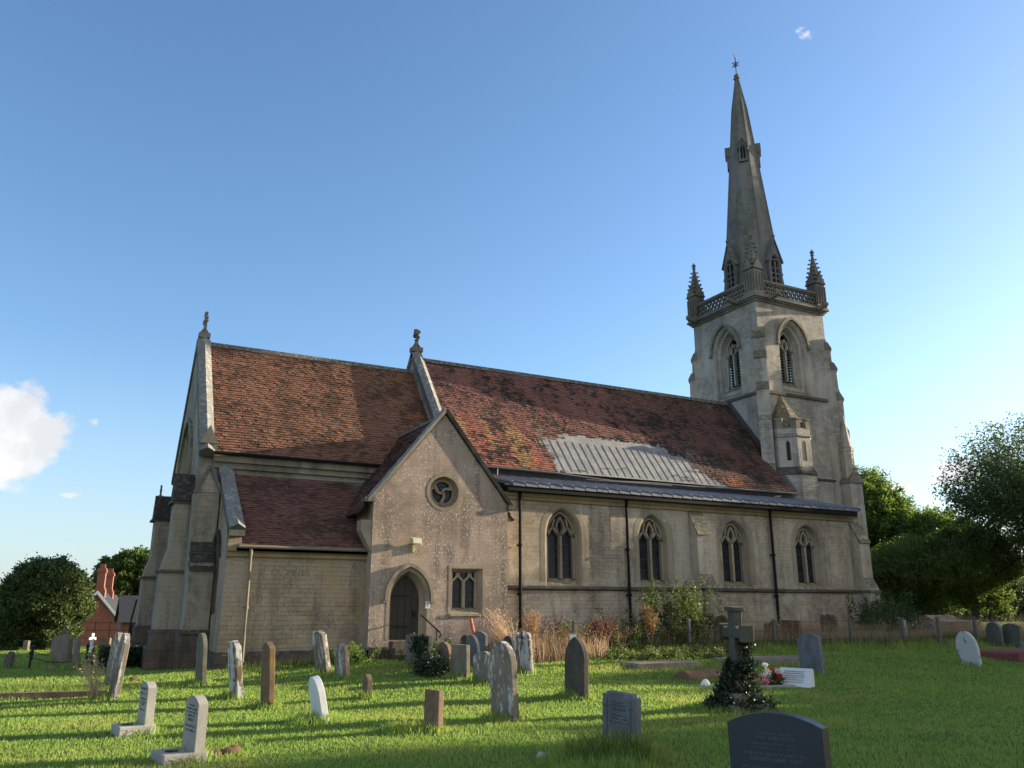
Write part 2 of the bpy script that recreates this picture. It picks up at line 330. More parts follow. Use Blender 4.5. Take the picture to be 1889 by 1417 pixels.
def nave_zones(b, col, p, pos, rnd, r2):
    wob = b.m('MULTIPLY', b.m('SUBTRACT', b.noise(pos, .9, 4.), .5), 2.6)
    x = b.m('ADD', p.outputs[0], wob); z = b.m('ADD', p.outputs[2], b.m('MULTIPLY', wob, .5))
    low = b.m('MULTIPLY', b.m('SUBTRACT', 1., b.ss(z, 7.9, 9.3)), b.m('SUBTRACT', 1., b.ss(x, 15.6, 17.2)))
    red = b.ramp(r2, [(0, (.3, .11, .08)), (.5, (.35, .13, .092)), (1, (.28, .11, .085))])
    och = b.ramp(r2, [(0, (.33, .19, .09)), (.5, (.37, .21, .1)), (1, (.31, .165, .085))])
    strip = b.ss(b.noise(b.scale(pos, (1.3, .22, .22)), 1., 3., .55), .45, .55)
    col = b.mix(low, col, b.mix(strip, red, och))
    pink = b.m('MULTIPLY', b.m('SUBTRACT', 1., b.ss(x, 19., 24.)), b.m('SUBTRACT', 1., low))
    col = b.mix(b.m('MULTIPLY', pink, .7), col, b.ramp(r2, [(0, (.23, .1, .09)), (1, (.3, .14, .12))]))
    patch = b.m('MULTIPLY', b.ss(x, 22.4, 23.2), b.m('MULTIPLY', b.m('SUBTRACT', 1., b.ss(x, 24.6, 25.6)), b.m('SUBTRACT', 1., b.ss(p.outputs[2], 6.7, 7.05))))
    return b.mix(b.m('MULTIPLY', patch, .9), col, b.ramp(r2, [(0, (.36, .12, .06)), (1, (.42, .18, .09))]))
MT['tile_nave'] = mk_tiles('mixed_clay_tiles', [(0, (.12, .062, .052)), (.5, (.145, .074, .06)), (1, (.13, .075, .062))], dark=(.042, .034, .03), moss=1.0, zones=nave_zones)
MT['tile_chancel'] = mk_tiles('brown_clay_tiles', [(0, (.185, .09, .06)), (.5, (.215, .105, .07)), (1, (.2, .11, .078))], dark=(.055, .036, .026), moss=.75)
MT['tile_vestry'] = mk_tiles('dark_clay_tiles', [(0, (.125, .06, .05)), (.5, (.155, .075, .062)), (1, (.15, .085, .072))], dark=(.05, .035, .03), moss=.75)
MT['ridge'] = ashlar('ridge_stone', (.13, .12, .1), (.1, .09, .075), (.08, .07, .06), .4, .5, .01, da=.5, top=(.1, .095, .08))

def headstone(name, base, alt, white=0., lich=.5, lcol=(.32, .31, .27), orange=.3, dark=.3, sc=1.):
    m, b, bs = newmat(name); tc = b.n('ShaderNodeTexCoord').outputs['Object']; rnd = b.n('ShaderNodeObjectInfo').outputs['Random']
    pos = b.n('ShaderNodeVectorMath', {0: tc, 1: b.n('ShaderNodeCombineXYZ', {0: b.m('MULTIPLY', rnd, 37.), 1: b.m('MULTIPLY', rnd, 11.), 2: 0.}).outputs[0]}, operation='ADD').outputs[0]
    z = b.n('ShaderNodeSeparateXYZ', {0: tc}).outputs[2]
    n1 = b.noise(pos, 3. * sc, 6., .62); n2 = b.noise(pos, 11. * sc, 6., .68); n3 = b.noise(b.scale(pos, (5, 5, 1.2)), 1.5, 5., .6); fine = b.noise(pos, 60., 3., .6)
    col = b.mix(b.ss(n1, .35, .65), base, alt)
    col = b.mix(b.m('MULTIPLY', b.ss(n3, .52, .68), dark), col, (.05, .042, .035))
    if orange: col = b.mix(b.m('MULTIPLY', b.ss(b.noise(pos, 4.5, 5., .65), .56, .68), orange), col, (.26, .15, .05))
    if white: col = b.mix(b.m('MULTIPLY', b.ss(b.m('ADD', n3, b.m('MULTIPLY', b.m('SUBTRACT', n2, .5), .5)), .6 - .26 * white, .72 - .26 * white), .9), col, (.5, .49, .47))
    col = b.mix(b.m('MULTIPLY', b.ss(n2, .58, .66), lich), col, lcol)
    col = b.hsv(col, .5, 1., b.m('ADD', .8, b.m('MULTIPLY', fine, .4)))
    setin(b, bs, Base_Color=col, Roughness=.9, Specular_IOR_Level=.25); bump(b, bs, b.m('ADD', n2, b.m('MULTIPLY', fine, .3)), .55, .012); return m
HS = {
 'grey': headstone('grey_headstone', (.2, .175, .135), (.15, .125, .095), orange=.25),
 'brown': headstone('brown_headstone', (.19, .13, .085), (.13, .09, .06), orange=.45, lich=.35),
 'rust': headstone('rusty_brown_headstone', (.2, .12, .065), (.13, .085, .055), orange=.7, lich=.25, dark=.45),
 'white': headstone('flaking_white_headstone', (.16, .1, .06), (.1, .075, .055), white=.72, orange=.5, lich=.2),
 'streak': headstone('white_streaked_headstone', (.21, .18, .145), (.16, .125, .095), white=.3, orange=.4, lich=.55, dark=.45),
 'dark': headstone('dark_brown_headstone', (.085, .07, .058), (.06, .05, .043), orange=.15, lich=.15, dark=.5),
 'green': headstone('green_grey_headstone', (.15, .145, .115), (.11, .105, .082), orange=.15, lich=.5, lcol=(.28, .29, .24)),
 'pale': headstone('pale_grey_headstone', (.34, .325, .29), (.28, .265, .24), orange=.0, lich=.1, dark=.05, sc=.5),
 'marble': headstone('white_marble', (.68, .68, .68), (.6, .6, .61), orange=0., lich=.05, dark=.04, sc=.5),
 'slate': headstone('blue_grey_headstone', (.15, .16, .17), (.11, .115, .12), orange=.05, lich=.4, lcol=(.3, .31, .31)),
 'flake': headstone('blistered_white_headstone', (.1, .09, .085), (.07, .06, .055), white=1.12, orange=0., lich=.06, dark=.2),
 'crossst': headstone('lichened_cross_stone', (.095, .088, .074), (.06, .057, .05), orange=.2, lich=.45, dark=.5, lcol=(.17, .17, .15)),
 'redgr': headstone('red_granite', (.2, .07, .06), (.15, .055, .05), orange=0., lich=.1),
}
def mk_black_granite():
    m, b, bs = newmat('honed_charcoal_granite'); tc = b.n('ShaderNodeTexCoord').outputs['Object']
    n = b.noise(tc, 90., 2.); n1 = b.noise(tc, 4., 5.)
    setin(b, bs, Base_Color=b.mix(n, (.016, .018, .023), (.036, .039, .047)), Roughness=b.m('ADD', .32, b.m('MULTIPLY', n1, .2)), Specular_IOR_Level=.5); bump(b, bs, n, .08, .003); return m
HS['granite'] = mk_black_granite()
MT['ink'] = plain('incised_lettering', (.06, .055, .05), .9)
MT['ink_pale'] = plain('worn_pale_lettering', (.085, .09, .1), .8)
MT['flowers'] = None

def mk_leaf(name, cols, trans=.35, rough=.6):
    m, b, bs = newmat(name); g = b.n('ShaderNodeNewGeometry'); rnd = g.outputs['Random Per Island']; pos = g.outputs['Position']
    n1 = b.noise(pos, .9, 4.)
    f = b.m('ADD', b.m('MULTIPLY', rnd, .6), b.m('MULTIPLY', b.ss(n1, .3, .7), .4))
    col = b.ramp(f, [(i / (len(cols) - 1), c) for i, c in enumerate(cols)])
    setin(b, bs, Base_Color=col, Roughness=rough, Specular_IOR_Level=.25)
    tr = b.n('ShaderNodeBsdfTranslucent', {'Color': b.hsv(col, .48, 1.15, 1.6)})
    mx = b.n('ShaderNodeMixShader', {0: trans}); out = b.t.nodes['Material Output']
    b.t.links.new(bs.outputs[0], mx.inputs[1]); b.t.links.new(tr.outputs[0], mx.inputs[2]); b.t.links.new(mx.outputs[0], out.inputs[0]); return m
LF = {
 'round': mk_leaf('glossy_hedge_leaves', [(.03, .05, .016), (.055, .085, .025), (.085, .12, .035)], .2),
 'light': mk_leaf('yellow_green_leaves', [(.05, .095, .024), (.08, .135, .032), (.12, .175, .045)], .45),
 'mid': mk_leaf('mid_green_leaves', [(.04, .07, .02), (.065, .1, .027), (.09, .13, .035)], .45),
 'dark': mk_leaf('dark_green_leaves', [(.042, .068, .03), (.062, .095, .04), (.09, .125, .055)], .45),
 'ivy': mk_leaf('ivy_leaves', [(.012, .022, .012), (.022, .038, .018), (.04, .06, .026)], .12, .45),
 'shrub': mk_leaf('shrub_leaves', [(.04, .065, .02), (.07, .105, .03), (.12, .15, .05)], .35),
 'weed': mk_leaf('weed_leaves', [(.035, .06, .022), (.07, .1, .03), (.1, .14, .05)], .35),
 'dock': mk_leaf('russet_dock_seed', [(.075, .042, .028), (.115, .06, .038), (.16, .095, .052)], .2),
 'orange': mk_leaf('orange_seed_heads', [(.22, .125, .055), (.3, .185, .085), (.38, .27, .14)], .3),
 'straw': mk_leaf('dry_straw_grass', [(.2, .14, .085), (.33, .245, .155), (.5, .41, .28)], .35),
 'pale_straw': mk_leaf('bleached_grass', [(.34, .25, .14), (.44, .34, .21), (.52, .42, .28)], .35),
 'tussock': mk_leaf('rank_grass', [(.03, .06, .015), (.05, .09, .02), (.08, .12, .03)], .4),
 'pink': mk_leaf('pink_petals', [(.5, .12, .14), (.6, .25, .28), (.7, .5, .5)], .2),
 'red': mk_leaf('red_petals', [(.4, .02, .02), (.55, .05, .04), (.6, .12, .1)], .2),
 'white': mk_leaf('cream_petals', [(.65, .6, .45), (.7, .68, .6), (.7, .7, .65)], .2),
}
def mk_blade():
    m, b, bs = newmat('lawn_blades'); g = b.n('ShaderNodeNewGeometry'); rnd = g.outputs['Random Per Island']; pos = g.outputs['Position']
    n1 = b.noise(pos, .55, 5., .6); n2 = b.noise(pos, 2.4, 4.)
    col = b.ramp(rnd, [(0, (.135, .23, .055)), (.55, (.2, .305, .065)), (1, (.285, .36, .1))])
    col = b.mix(b.m('MULTIPLY', b.ss(n1, .48, .68), .55), col, (.32, .31, .1))
    col = b.mix(b.m('MULTIPLY', b.ss(n2, .52, .7), .5), col, (.07, .125, .03))
    setin(b, bs, Base_Color=col, Roughness=.6, Specular_IOR_Level=.2)
    tr = b.n('ShaderNodeBsdfTranslucent', {'Color': b.hsv(col, .49, 1.1, 1.5)}); mx = b.n('ShaderNodeMixShader', {0: .4})
    b.t.links.new(bs.outputs[0], mx.inputs[1]); b.t.links.new(tr.outputs[0], mx.inputs[2]); b.t.links.new(mx.outputs[0], b.t.nodes['Material Output'].inputs[0]); return m
MT['blade'] = mk_blade()
def mk_ground():
    m, b, bs = newmat('turf'); pos = b.n('ShaderNodeNewGeometry').outputs['Position']
    n1 = b.noise(pos, .55, 5., .6); n2 = b.noise(pos, 7., 6., .7); n3 = b.noise(pos, 45., 3.)
    col = b.mix(n2, (.055, .095, .022), (.13, .2, .045)); col = b.mix(b.m('MULTIPLY', b.ss(n1, .5, .68), .5), col, (.12, .13, .04))
    col = b.hsv(col, .5, 1., b.m('ADD', .6, b.m('MULTIPLY', n3, .8)))
    setin(b, bs, Base_Color=col, Roughness=1., Specular_IOR_Level=.1); bump(b, bs, b.m('ADD', n2, n3), .8, .04); return m
MT['turf'] = mk_ground()
def mk_brick():
    m, b, bs = newmat('red_brick'); pos, uv, nz, z, u = wall_uv(b)
    br = b.n('ShaderNodeTexBrick', {'Vector': uv, 'Color1': (.3, .075, .045, 1), 'Color2': (.22, .055, .035, 1), 'Mortar': (.2, .13, .1, 1), 'Scale': 1., 'Mortar Size': .01, 'Brick Width': .23, 'Row Height': .075})
    setin(b, bs, Base_Color=b.hsv(br.outputs['Color'], .5, 1., b.m('ADD', .75, b.m('MULTIPLY', b.noise(pos, 1.5, 4.), .5))), Roughness=.9); return m
MT['brick'] = mk_brick()
# ------------------------------------------------------------------ the church
CH = thing('church', 'stone parish church with tiled roofs and a tall spired west tower', 'church', (15, 26, 0))
def part(name, mb, mat, parent=None, **k): return mb.build(name, MT[mat] if isinstance(mat, str) else mat, parent or CH, **k)
def tiles(name, mat, parent, P0, u, v, n, U, S, keep=None, w=.17, e=.118, seed=1, ragged=0):
    rg = np.random.default_rng(seed); P0, u, v, n = [np.array(q, float) for q in (P0, u, v, n)]
    nj, ni = int(S / e), int(U / w) + 1
    J, I = np.meshgrid(np.arange(nj), np.arange(ni), indexing='ij'); J = J.ravel(); I = I.ravel()
    a = I * w + (J % 2) * w * .5 - w * .25; s = J * e + rg.normal(0, .004, len(J)) + .012 * np.sin(I * .21 + J * .05)
    if keep is not None:
        k = keep(a + w / 2, s, rg); a, s = a[k], s[k]
    a0 = np.clip(a + .003, 0, U); a1 = np.clip(a + w - .003, 0, U); N = len(a)
    sag = .02 * np.sin(a * .9 + 1) * np.sin(s * .8)
    h = .036 + rg.normal(0, .005, N) + sag; tl = rg.normal(0, .004, N)
    def P(A, Sx, Hx): return P0 + A[:, None] * u + Sx[:, None] * v + Hx[:, None] * n
    V = np.stack([P(a0, s, h + tl), P(a1, s, h - tl), P(a1, s + e * 1.2, h - .03 - tl), P(a0, s + e * 1.2, h - .03 + tl), P(a0, s + .002, h - .024), P(a1, s + .002, h - .024)], 1).reshape(-1, 3)
    o = np.arange(N)[:, None] * 6
    F = np.concatenate([o + np.array([0, 1, 2, 3]), o + np.array([4, 5, 1, 0])], 0)
    return np_mesh(name, V, F, MT[mat], parent)
def slope(zt, yt, zb, yb):
    d = math.hypot(zt - zb, yt - yb); return d, (0, (yt - yb) / d, (zt - zb) / d), (0, -(zt - zb) / d, (yt - yb) / d)

# chancel ---------------------------------------------------------------
YC = 29.5
mb = MB(); mb.panel([(3.16, 0), (11.3, 0), (11.3, 6.2), (3.16, 6.2)], [], FY(26.2)); mb.panel([(3.16, 0), (11.3, 0), (11.3, 6.2), (3.16, 6.2)], [], FY(32.8))
mb.box(3.17, 3.56, 26.203, 26.6, 6.0, 6.75)
out_w = arch(YC, 1.55, 2.6, 5.6, 7.7); mb.panel([(26.2, 0), (32.8, 0), (32.8, 6.3), (YC, 10.45), (26.2, 6.3)], [out_w], FX(3.16))
part('chancel_wall', mb, 'chancel')
mb = MB(); mb.loft(out_w, 0, arch(YC, 1.2, 2.9, 5.55, 7.2), .4, FX(3.16)); mb.strip(arch(YC, 1.68, 5.0, 5.6, 7.86)[2:], .16, FX(3.16), -.1, .02)
ew = part('east_window', mb, 'dressg')
mb = MB(); mb.panel(arch(YC, 1.2, 2.9, 5.55, 7.2), [], FX(3.16), .38); part('glass', mb, 'glass', ew)
mb = MB()
for y in (-.4, .4): mb.strip([(YC + y, 2.9), (YC + y, 5.6), (YC + y * .4, 6.5)], .12, FX(3.16), .22, .36)
part('tracery', mb, 'dressg', ew)
d, v, n = slope(10.63, YC, 6.2, 25.98)
tiles('chancel_roof', 'tile_chancel', CH, (3.5, 25.98, 6.2), (1, 0, 0), v, n, 7.75, d, seed=3)
mb = MB(); mb.add([(3.5, 25.98, 6.19), (11.3, 25.98, 6.19), (11.3, YC, 10.61), (3.5, YC, 10.61), (3.5, 33.02, 6.19), (11.3, 33.02, 6.19)], [(0, 1, 2, 3), (3, 2, 5, 4)])
part('roof_deck', mb, 'sill_tar')
mb = MB(); mb.sweep((3.55, YC, 10.6), (11.25, YC, 10.6), [(-.14, -.08), (-.03, .1), (.03, .1), (.14, -.08)], (0, 1, 0)); part('ridge_tiles', mb, 'ridge')
mb = MB(); mb.box(3.56, 11.3, 26.0, 26.198, 5.93, 6.14); mb.box(3.7, 11.3, 26.08, 26.197, 5.42, 5.53)
mb.box(3.56, 11.3, 26.1, 26.196, 5.75, 5.93); part('eaves_cornice', mb, 'dressg')
mb = MB(); mb.tube([(3.55, 25.9, 6.17), (11.3, 25.9, 6.17)], .055, 8); part('gutter', mb, 'gutter')
SEC = lambda w: [(-w / 2, -.16), (-w / 2, .06), (0, .2), (w / 2, .06), (w / 2, -.16)]
mb = MB()
for s_ in (-1, 1): mb.sweep((3.33, YC + s_ * 3.65, 6.15), (3.33, YC, 10.72), SEC(.44), (1, 0, 0))
cg = part('gable_coping', mb, 'coping')
mb = MB(); mb.prism([(3.1, 6.42), (3.62, 6.42), (3.36, 6.98)], FY(25.8), 0, .34); mb.box(3.12, 3.6, 25.84, 26.198, 6.2, 6.42); part('kneeler', mb, 'coping', cg)
def cross_finial(x, y, z, parent, sc=1., name='cross_finial'):
    mb = MB(); mb.box(x - .22 * sc, x + .22 * sc, y - .2 * sc, y + .2 * sc, z - .12, z + .06)
    mb.lathe([(.2 * sc, z + .06), (.13 * sc, z + .2 * sc), (.06 * sc, z + .3 * sc)], x, y, 8)
    mb.box(x - .05, x + .05, y - .05, y + .05, z + .2, z + .95 * sc); mb.box(x - .045, x + .045, y - .26 * sc, y + .26 * sc, z + .58 * sc, z + .68 * sc)
    for a, b in ((-.26, .63), (.26, .63), (0, .9)):
        for q in range(3): mb.blob((x, y + a * sc + .07 * math.cos(q * 2.1), z + (b + .07 * math.sin(q * 2.1)) * sc), .075 * sc, seed=q)
    mb.lathe([(.16 * sc, z + .6 * sc), (.17 * sc, z + .66 * sc)], x, y, 8, sx=.3)
    return part(name, mb, 'pinn', parent)
cross_finial(3.33, YC, 10.92, cg, .85)

# chancel buttresses
def buttress(ox, oy, dx, dy, w, prof, mat='chancel', name='buttress'):
    L = math.hypot(dx, dy); dx, dy = dx / L, dy / L
    mb = MB(); mb.prism(prof, lambda p, z, d: (ox + dx * p - dy * d, oy + dy * p + dx * d, z), -w / 2, w / 2)
    return part(name, mb, mat)
for yy, capn in ((26.62, 0), (32.45, 1)):
    b_ = buttress(3.158, yy, -1, 0, .78, [(0, .62), (.74, .62), (.74, 2.68), (.54, 3.35), (.54, 4.72), (0, 4.72)])
    mb = MB(); mb.prism([(yy - .47, 4.7), (yy + .47, 4.7), (yy, 5.56)], FX(2.57), 0, .585); part('gable_cap', mb, 'black', b_)
    mb = MB(); mb.box(2.38, 3.157, yy - .45, yy + .45, 2.62, 2.7); part('weathering', mb, 'dark', b_); mb = MB(); mb.box(2.5, 3.156, yy - .43, yy + .43, 4.62, 4.69); part('weathering', mb, 'dark', b_)
    mb = MB(); mb.prism([(3.155, -.2), (2.26, -.2), (2.26, .52), (2.36, .66), (2.36, .9), (2.32, .95), (2.41, 1.05), (3.155, 1.05)], lambda u, v, d: (u, yy + d, v), -.47, .47); part('plinth', mb, 'dark', b_)
    if capn:
        mb = MB(); mb.box(2.7, 2.76, yy - .03, yy + .03, 5.5, 5.95); mb.box(2.7, 2.76, yy - .15, yy + .15, 5.72, 5.79); mb.box(2.66, 2.8, yy - .06, yy + .06, 5.5, 5.58); part('cross_finial', mb, 'pinn', b_)
b_ = buttress(3.4, 26.198, 0, -1, .66, [(0, .62), (1.05, .62), (1.05, 2.68), (.85, 3.3), (.85, 4.9), (0, 4.9)])
mb = MB(); mb.prism([(3.08, 4.88), (3.72, 4.88), (3.4, 5.6)], FY(25.32), 0, .875); part('gable_cap', mb, 'chancel', b_)
for s_ in (-1, 1):
    mb = MB(); mb.sweep((3.4 + s_ * .36, 25.3, 4.84), (3.4, 25.3, 5.64), [(-.05, -.02), (-.05, .06), (.06, .06), (.06, -.02)], (0, 1, 0)); part('coping', mb, 'coping', b_)
for z_ in (2.66, 2.93, 3.2):
    mb = MB(); mb.prism([(.8, z_ + .2), (1.12 - (z_ - 2.66) * .3, z_ - .02), (1.12 - (z_ - 2.66) * .3, z_ + .04), (.86, z_ + .26)], lambda p, z, d: (3.4 + d, 26.198 - p, z), -.345, .345); part('weathering', mb, 'black', b_)
mb = MB(); mb.prism([(0, -.2), (1.2, -.2), (1.2, .5), (1.1, .64), (1.1, .9), (1.14, .95), (1.06, 1.05), (0, 1.05)], lambda p, z, d: (3.4 + d, 26.197 - p, z), -.42, .36); part('plinth', mb, 'dark', b_)

# vestry -----------------------------------------------------------------
mb = MB(); mb.panel([(3.77, 0), (7.66, 0), (7.66, 3.2), (3.77, 3.2)], [], FY(23.5))
lw = arch(24.95, .42, 1.45, 3.0, 3.62); mb.panel([(23.5, 0), (26.19, 0), (26.19, 5.6), (23.5, 3.6)], [lw], FX(3.77))
mb.box(3.775, 4.12, 23.38, 23.6, 3.2, 3.66); part('vestry_wall', mb, 'vestry')
mb = MB(); mb.loft(lw, 0, arch(24.95, .26, 1.7, 2.95, 3.4), .3, FX(3.77)); lo = part('lancet_window', mb, 'dressg')
mb = MB(); mb.panel(arch(24.95, .26, 1.7, 2.95, 3.4), [], FX(3.77), .28); part('glass', mb, 'glass', lo)
mb = MB(); mb.strip(arch(24.95, .52, 2.7, 3.0, 3.74)[1:], .12, FX(3.77), -.1, .02); part('hood_mould', mb, 'black', lo)
d, v, n = slope(5.6, 26.19, 3.27, 23.36)
tiles('vestry_roof', 'tile_vestry', CH, (4.05, 23.36, 3.27), (1, 0, 0), v, n, 3.9, d, seed=4, e=.112)
mb = MB(); mb.add([(4, 23.36, 3.26), (8.5, 23.36, 3.26), (8.5, 26.19, 5.59), (4, 26.19, 5.59), (4, 23.36, 3.1), (8.5, 23.36, 3.1)], [(0, 1, 2, 3), (0, 1, 5, 4)]); part('roof_deck', mb, 'sill_tar')
mb = MB(); mb.sweep((3.95, 23.22, 3.66), (3.95, 26.19, 5.74), SEC(.42), (1, 0, 0)); mb.box(3.74, 4.16, 23.2, 23.38, 3.5, 3.66); part('vestry_coping', mb, 'coping')
mb = MB(); mb.box(3.77, 7.65, 23.42, 23.498, 2.98, 3.12); mb.box(3.77, 7.65, 23.36, 23.497, 3.12, 3.2); part('eaves_cornice', mb, 'cornice')
mb = MB(); mb.tube([(4.05, 23.3, 3.235), (7.64, 23.3, 3.235)], .05, 8); part('gutter', mb, 'pipe_buff')
mb = MB(); mb.prism([(23.497, -.2), (23.40, -.2), (23.40, .42), (23.497, .52)], lambda u, v, d: (d, u, v), 3.72, 7.645); mb.box(3.69, 3.768, 23.41, 26.1, -.2, .5); part('plinth', mb, 'dark')
def downpipe(x, y, z0, z1, r, mat, cuts):
    mb = MB(); mb.tube([(x, y, z0), (x, y, z1)], r, 8); mb.tube([(x, y, z1 - .16), (x, y, z1)], r * 1.35, 8); o = part('downpipe', mb, mat)
    for z in cuts:
        mb = MB(); mb.tube([(x, y, z - .04), (x, y, z + .04)], r * 1.5, 8); mb.box(x - .09, x + .09, y + r, y + r + .03, z - .02, z + .02); part('bracket', mb, mat, o)
downpipe(4.38, 23.33, 0, 3.2, .036, 'pipe_buff', (1.65,))

# porch-like gabled transept ------------------------------------------------
PX0, PX1, PXC = 7.65, 12.02, 9.84
do = arch(8.82, .62, .76, 1.9, 2.72); di = arch(8.82, .43, .76, 1.85, 2.56)
circ = lambda r: [(9.86 + r * math.cos(2 * math.pi * i / 32), 5.02 + r * math.sin(2 * math.pi * i / 32)) for i in range(32)]
sq = [(10.16, 1.48), (11.17, 1.48), (11.17, 2.77), (10.16, 2.77)]; sqi = [(10.22, 1.64), (11.0, 1.64), (11.0, 2.68), (10.22, 2.68)]
mb = MB(); mb.panel([(PX0, 0), (PX1, 0), (PX1, 4.72), (PXC, 7.42), (PX0, 4.72)], [do, circ(.5), sq], FY(23.))
mb.panel([(23, 0), (26.19, 0), (26.19, 4.72), (23, 4.72)], [], FX(PX0)); mb.panel([(23, 0), (26, 0), (26, 4.72), (23, 4.72)], [], FX(PX1))
po = part('porch_wall', mb, 'porch')
mb = MB(); mb.prism([(7.66, 3.2), (7.64, 3.2), (7.32, 3.78), (7.32, 4.08), (7.66, 4.08)], FY(23.04), 0, .4); part('kneeler', mb, 'dress', po)
mb = MB(); mb.prism([(22.998, -.1), (22.9, -.1), (22.9, .5), (22.998, .6)], lambda u, v, d: (d, u, v), 7.58, 8.2); mb.box(7.56, 7.648, 22.9, 23.5, -.1, .5)
mb.prism([(22.998, -.1), (22.9, -.1), (22.9, .5), (22.998, .6)], lambda u, v, d: (d, u, v), 9.45, 12.05); part('plinth', mb, 'dark', po)
mb = MB(); mb.loft(do, 0, arch(8.82, .55, .76, 1.88, 2.66), .06, FY(23.)); mb.loft(arch(8.82, .55, .76, 1.88, 2.66), .06, arch(8.82, .52, .76, 1.87, 2.63), .16, FY(23.)); mb.loft(arch(8.82, .52, .76, 1.87, 2.63), .16, di, .3, FY(23.))
mb.strip(do[1:] + [do[0]], .1, FY(23.), -.006, .03)
da_ = part('door_arch', mb, 'dress')
mb = MB(); mb.strip(arch(8.82, .7, 1.84, 1.92, 2.84)[1:] + [(8.12, 1.84)], .1, FY(23.), -.11, .02)
mb.box(8.02, 8.17, 22.9, 22.998, 1.78, 1.85); mb.box(9.47, 9.62, 22.9, 22.998, 1.78, 1.85); part('hood_mould', mb, 'dressg', da_)
mb = MB()
for i in range(4): 
    x0 = 8.39 + i * .217; mb.prism([(x0, .77), (x0 + .205, .77), (x0 + .205, (2.15, 2.5, 2.5, 2.15)[i] ), (x0 + (.19 if i in (1,) else .1), (2.33, 2.56, 2.56, 2.33)[i]), (x0, (1.9, 2.4, 2.42, 2.2)[i])], FY(23.), .29 + (.006 if i % 2 else 0), .34)
mb.box(8.38, 9.26, 23.32, 23.36, .76, 2.56)
dr = part('door', mb, 'door')
mb = MB(); mb.box(9.05, 9.15, 23.25, 23.285, 1.4, 1.56); mb.tube([(9.1, 23.24, 1.5), (9.1, 23.23, 1.42)], .025, 8)
part('handle', mb, 'iron', dr)
for z_ in (1.1, 1.95):
    mb = MB(); mb.box(8.4, 8.95, 23.27, 23.288, z_, z_ + .045); part('hinge', mb, 'iron', dr)
mb = MB(); mb.loft(circ(.5), 0, circ(.47), .08, FY(23.)); mb.loft(circ(.47), .08, circ(.38), .24, FY(23.)); mb.strip(circ(.52), .1, FY(23.), -.008, .02, True)
rw = part('round_window', mb, 'dress')
mb = MB(); mb.panel(circ(.4), [], FY(23.), .27); part('glass', mb, 'glass', rw)
mb = MB(); mb.strip(circ(.37), .07, FY(23.), .16, .26, True)
for k in range(3):
    a = math.radians(100 + 120 * k); pts = []
    for i in range(11):
        t = i / 10; r_ = .37 * t; ph = a - 1.75 * math.sin(t * math.pi * .5) + .4 * t; pts.append((9.86 + r_ * math.cos(ph), 5.02 + r_ * math.sin(ph)))
    mb.strip(pts, .075, FY(23.), .14, .25)
    mb.strip([(9.86 + .37 * math.cos(a - 1.0) * .98, 5.02 + .37 * math.sin(a - 1.0) * .98), (9.86 + .27 * math.cos(a - 1.2), 5.02 + .27 * math.sin(a - 1.2))], .05, FY(23.), .15, .25)
part('tracery', mb, 'dress', rw)
mb = MB(); mb.loft(sq, 0, [(10.19, 1.6), (11.06, 1.6), (11.06, 2.71), (10.19, 2.71)], .14, FY(23.)); mb.loft([(10.19, 1.6), (11.06, 1.6), (11.06, 2.71), (10.19, 2.71)], .14, sqi, .22, FY(23.))
mb.strip([(10.1, 1.42), (11.23, 1.42), (11.23, 2.83), (10.1, 2.83)], .13, FY(23.), -.006, .02, True); mb.box(10.1, 11.23, 22.95, 22.999, 1.4, 1.47)
sw_ = part('square_window', mb, 'dress')
mb = MB(); mb.panel(sqi, [], FY(23.), .24); part('glass', mb, 'glass', sw_)
mb = MB(); mb.strip([(10.61, 1.64), (10.61, 2.42)], .08, FY(23.), .12, .23); mb.strip([(10.22, 1.64), (10.22, 2.68)], .05, FY(23.), .14, .23); mb.strip([(11.0, 1.64), (11.0, 2.68)], .05, FY(23.), .14, .23)
for c in (10.415, 10.805):
    for s_ in (-1, 1): mb.strip([(c + s_ * .195, 2.3), (c + s_ * .19, 2.4), (c + s_ * .12, 2.47), (c + s_ * .04, 2.53), (c, 2.7)], .055, FY(23.), .13, .23)
part('tracery', mb, 'dress', sw_)
sd = math.hypot(2.5, 3.1)
for s_, sd_ in ((-1, 5), (1, 6)):
    ux = (-s_ * 2.5 / sd, 0, 3.1 / sd); nn = (s_ * 3.1 / sd, 0, 2.5 / sd)
    tiles('porch_roof', 'tile_vestry', CH, (PXC + s_ * 2.53, 23.22, 4.3), (0, 1, 0), ux, nn, 4.2 if s_ < 0 else 2.9, sd + .03, seed=sd_, e=.112)
    mb = MB(); mb.add([(PXC + s_ * 2.53, 23.2, 4.29), (PXC + s_ * 2.53, 27.3 if s_ < 0 else 26, 4.29), (PXC, 27.3, 7.4), (PXC, 23.2, 7.4)], [(0, 1, 2, 3)]); part('roof_deck', mb, 'sill_tar')
    mb = MB(); mb.sweep((PXC + s_ * 2.36, 23.06, 4.62), (PXC, 23.06, 7.56), [(-.15, -.05), (-.17, .05), (0, .1), (.2, .05), (.2, -.05)], (0, 1, 0))
    if s_ < 0: mb.box(7.36, 7.66, 22.9, 23.28, 4.6, 4.72)
    else: mb.box(11.98, 12.26, 22.88, 23.26, 4.6, 4.72)
    part('gable_coping', mb, 'coping' if s_ < 0 else 'dark')
mb = MB(); mb.sweep((PXC, 23.25, 7.42), (PXC, 27.3, 7.42), [(-.12, -.06), (0, .1), (.12, -.06)], (1, 0, 0)); part('ridge_tiles', mb, 'ridge')

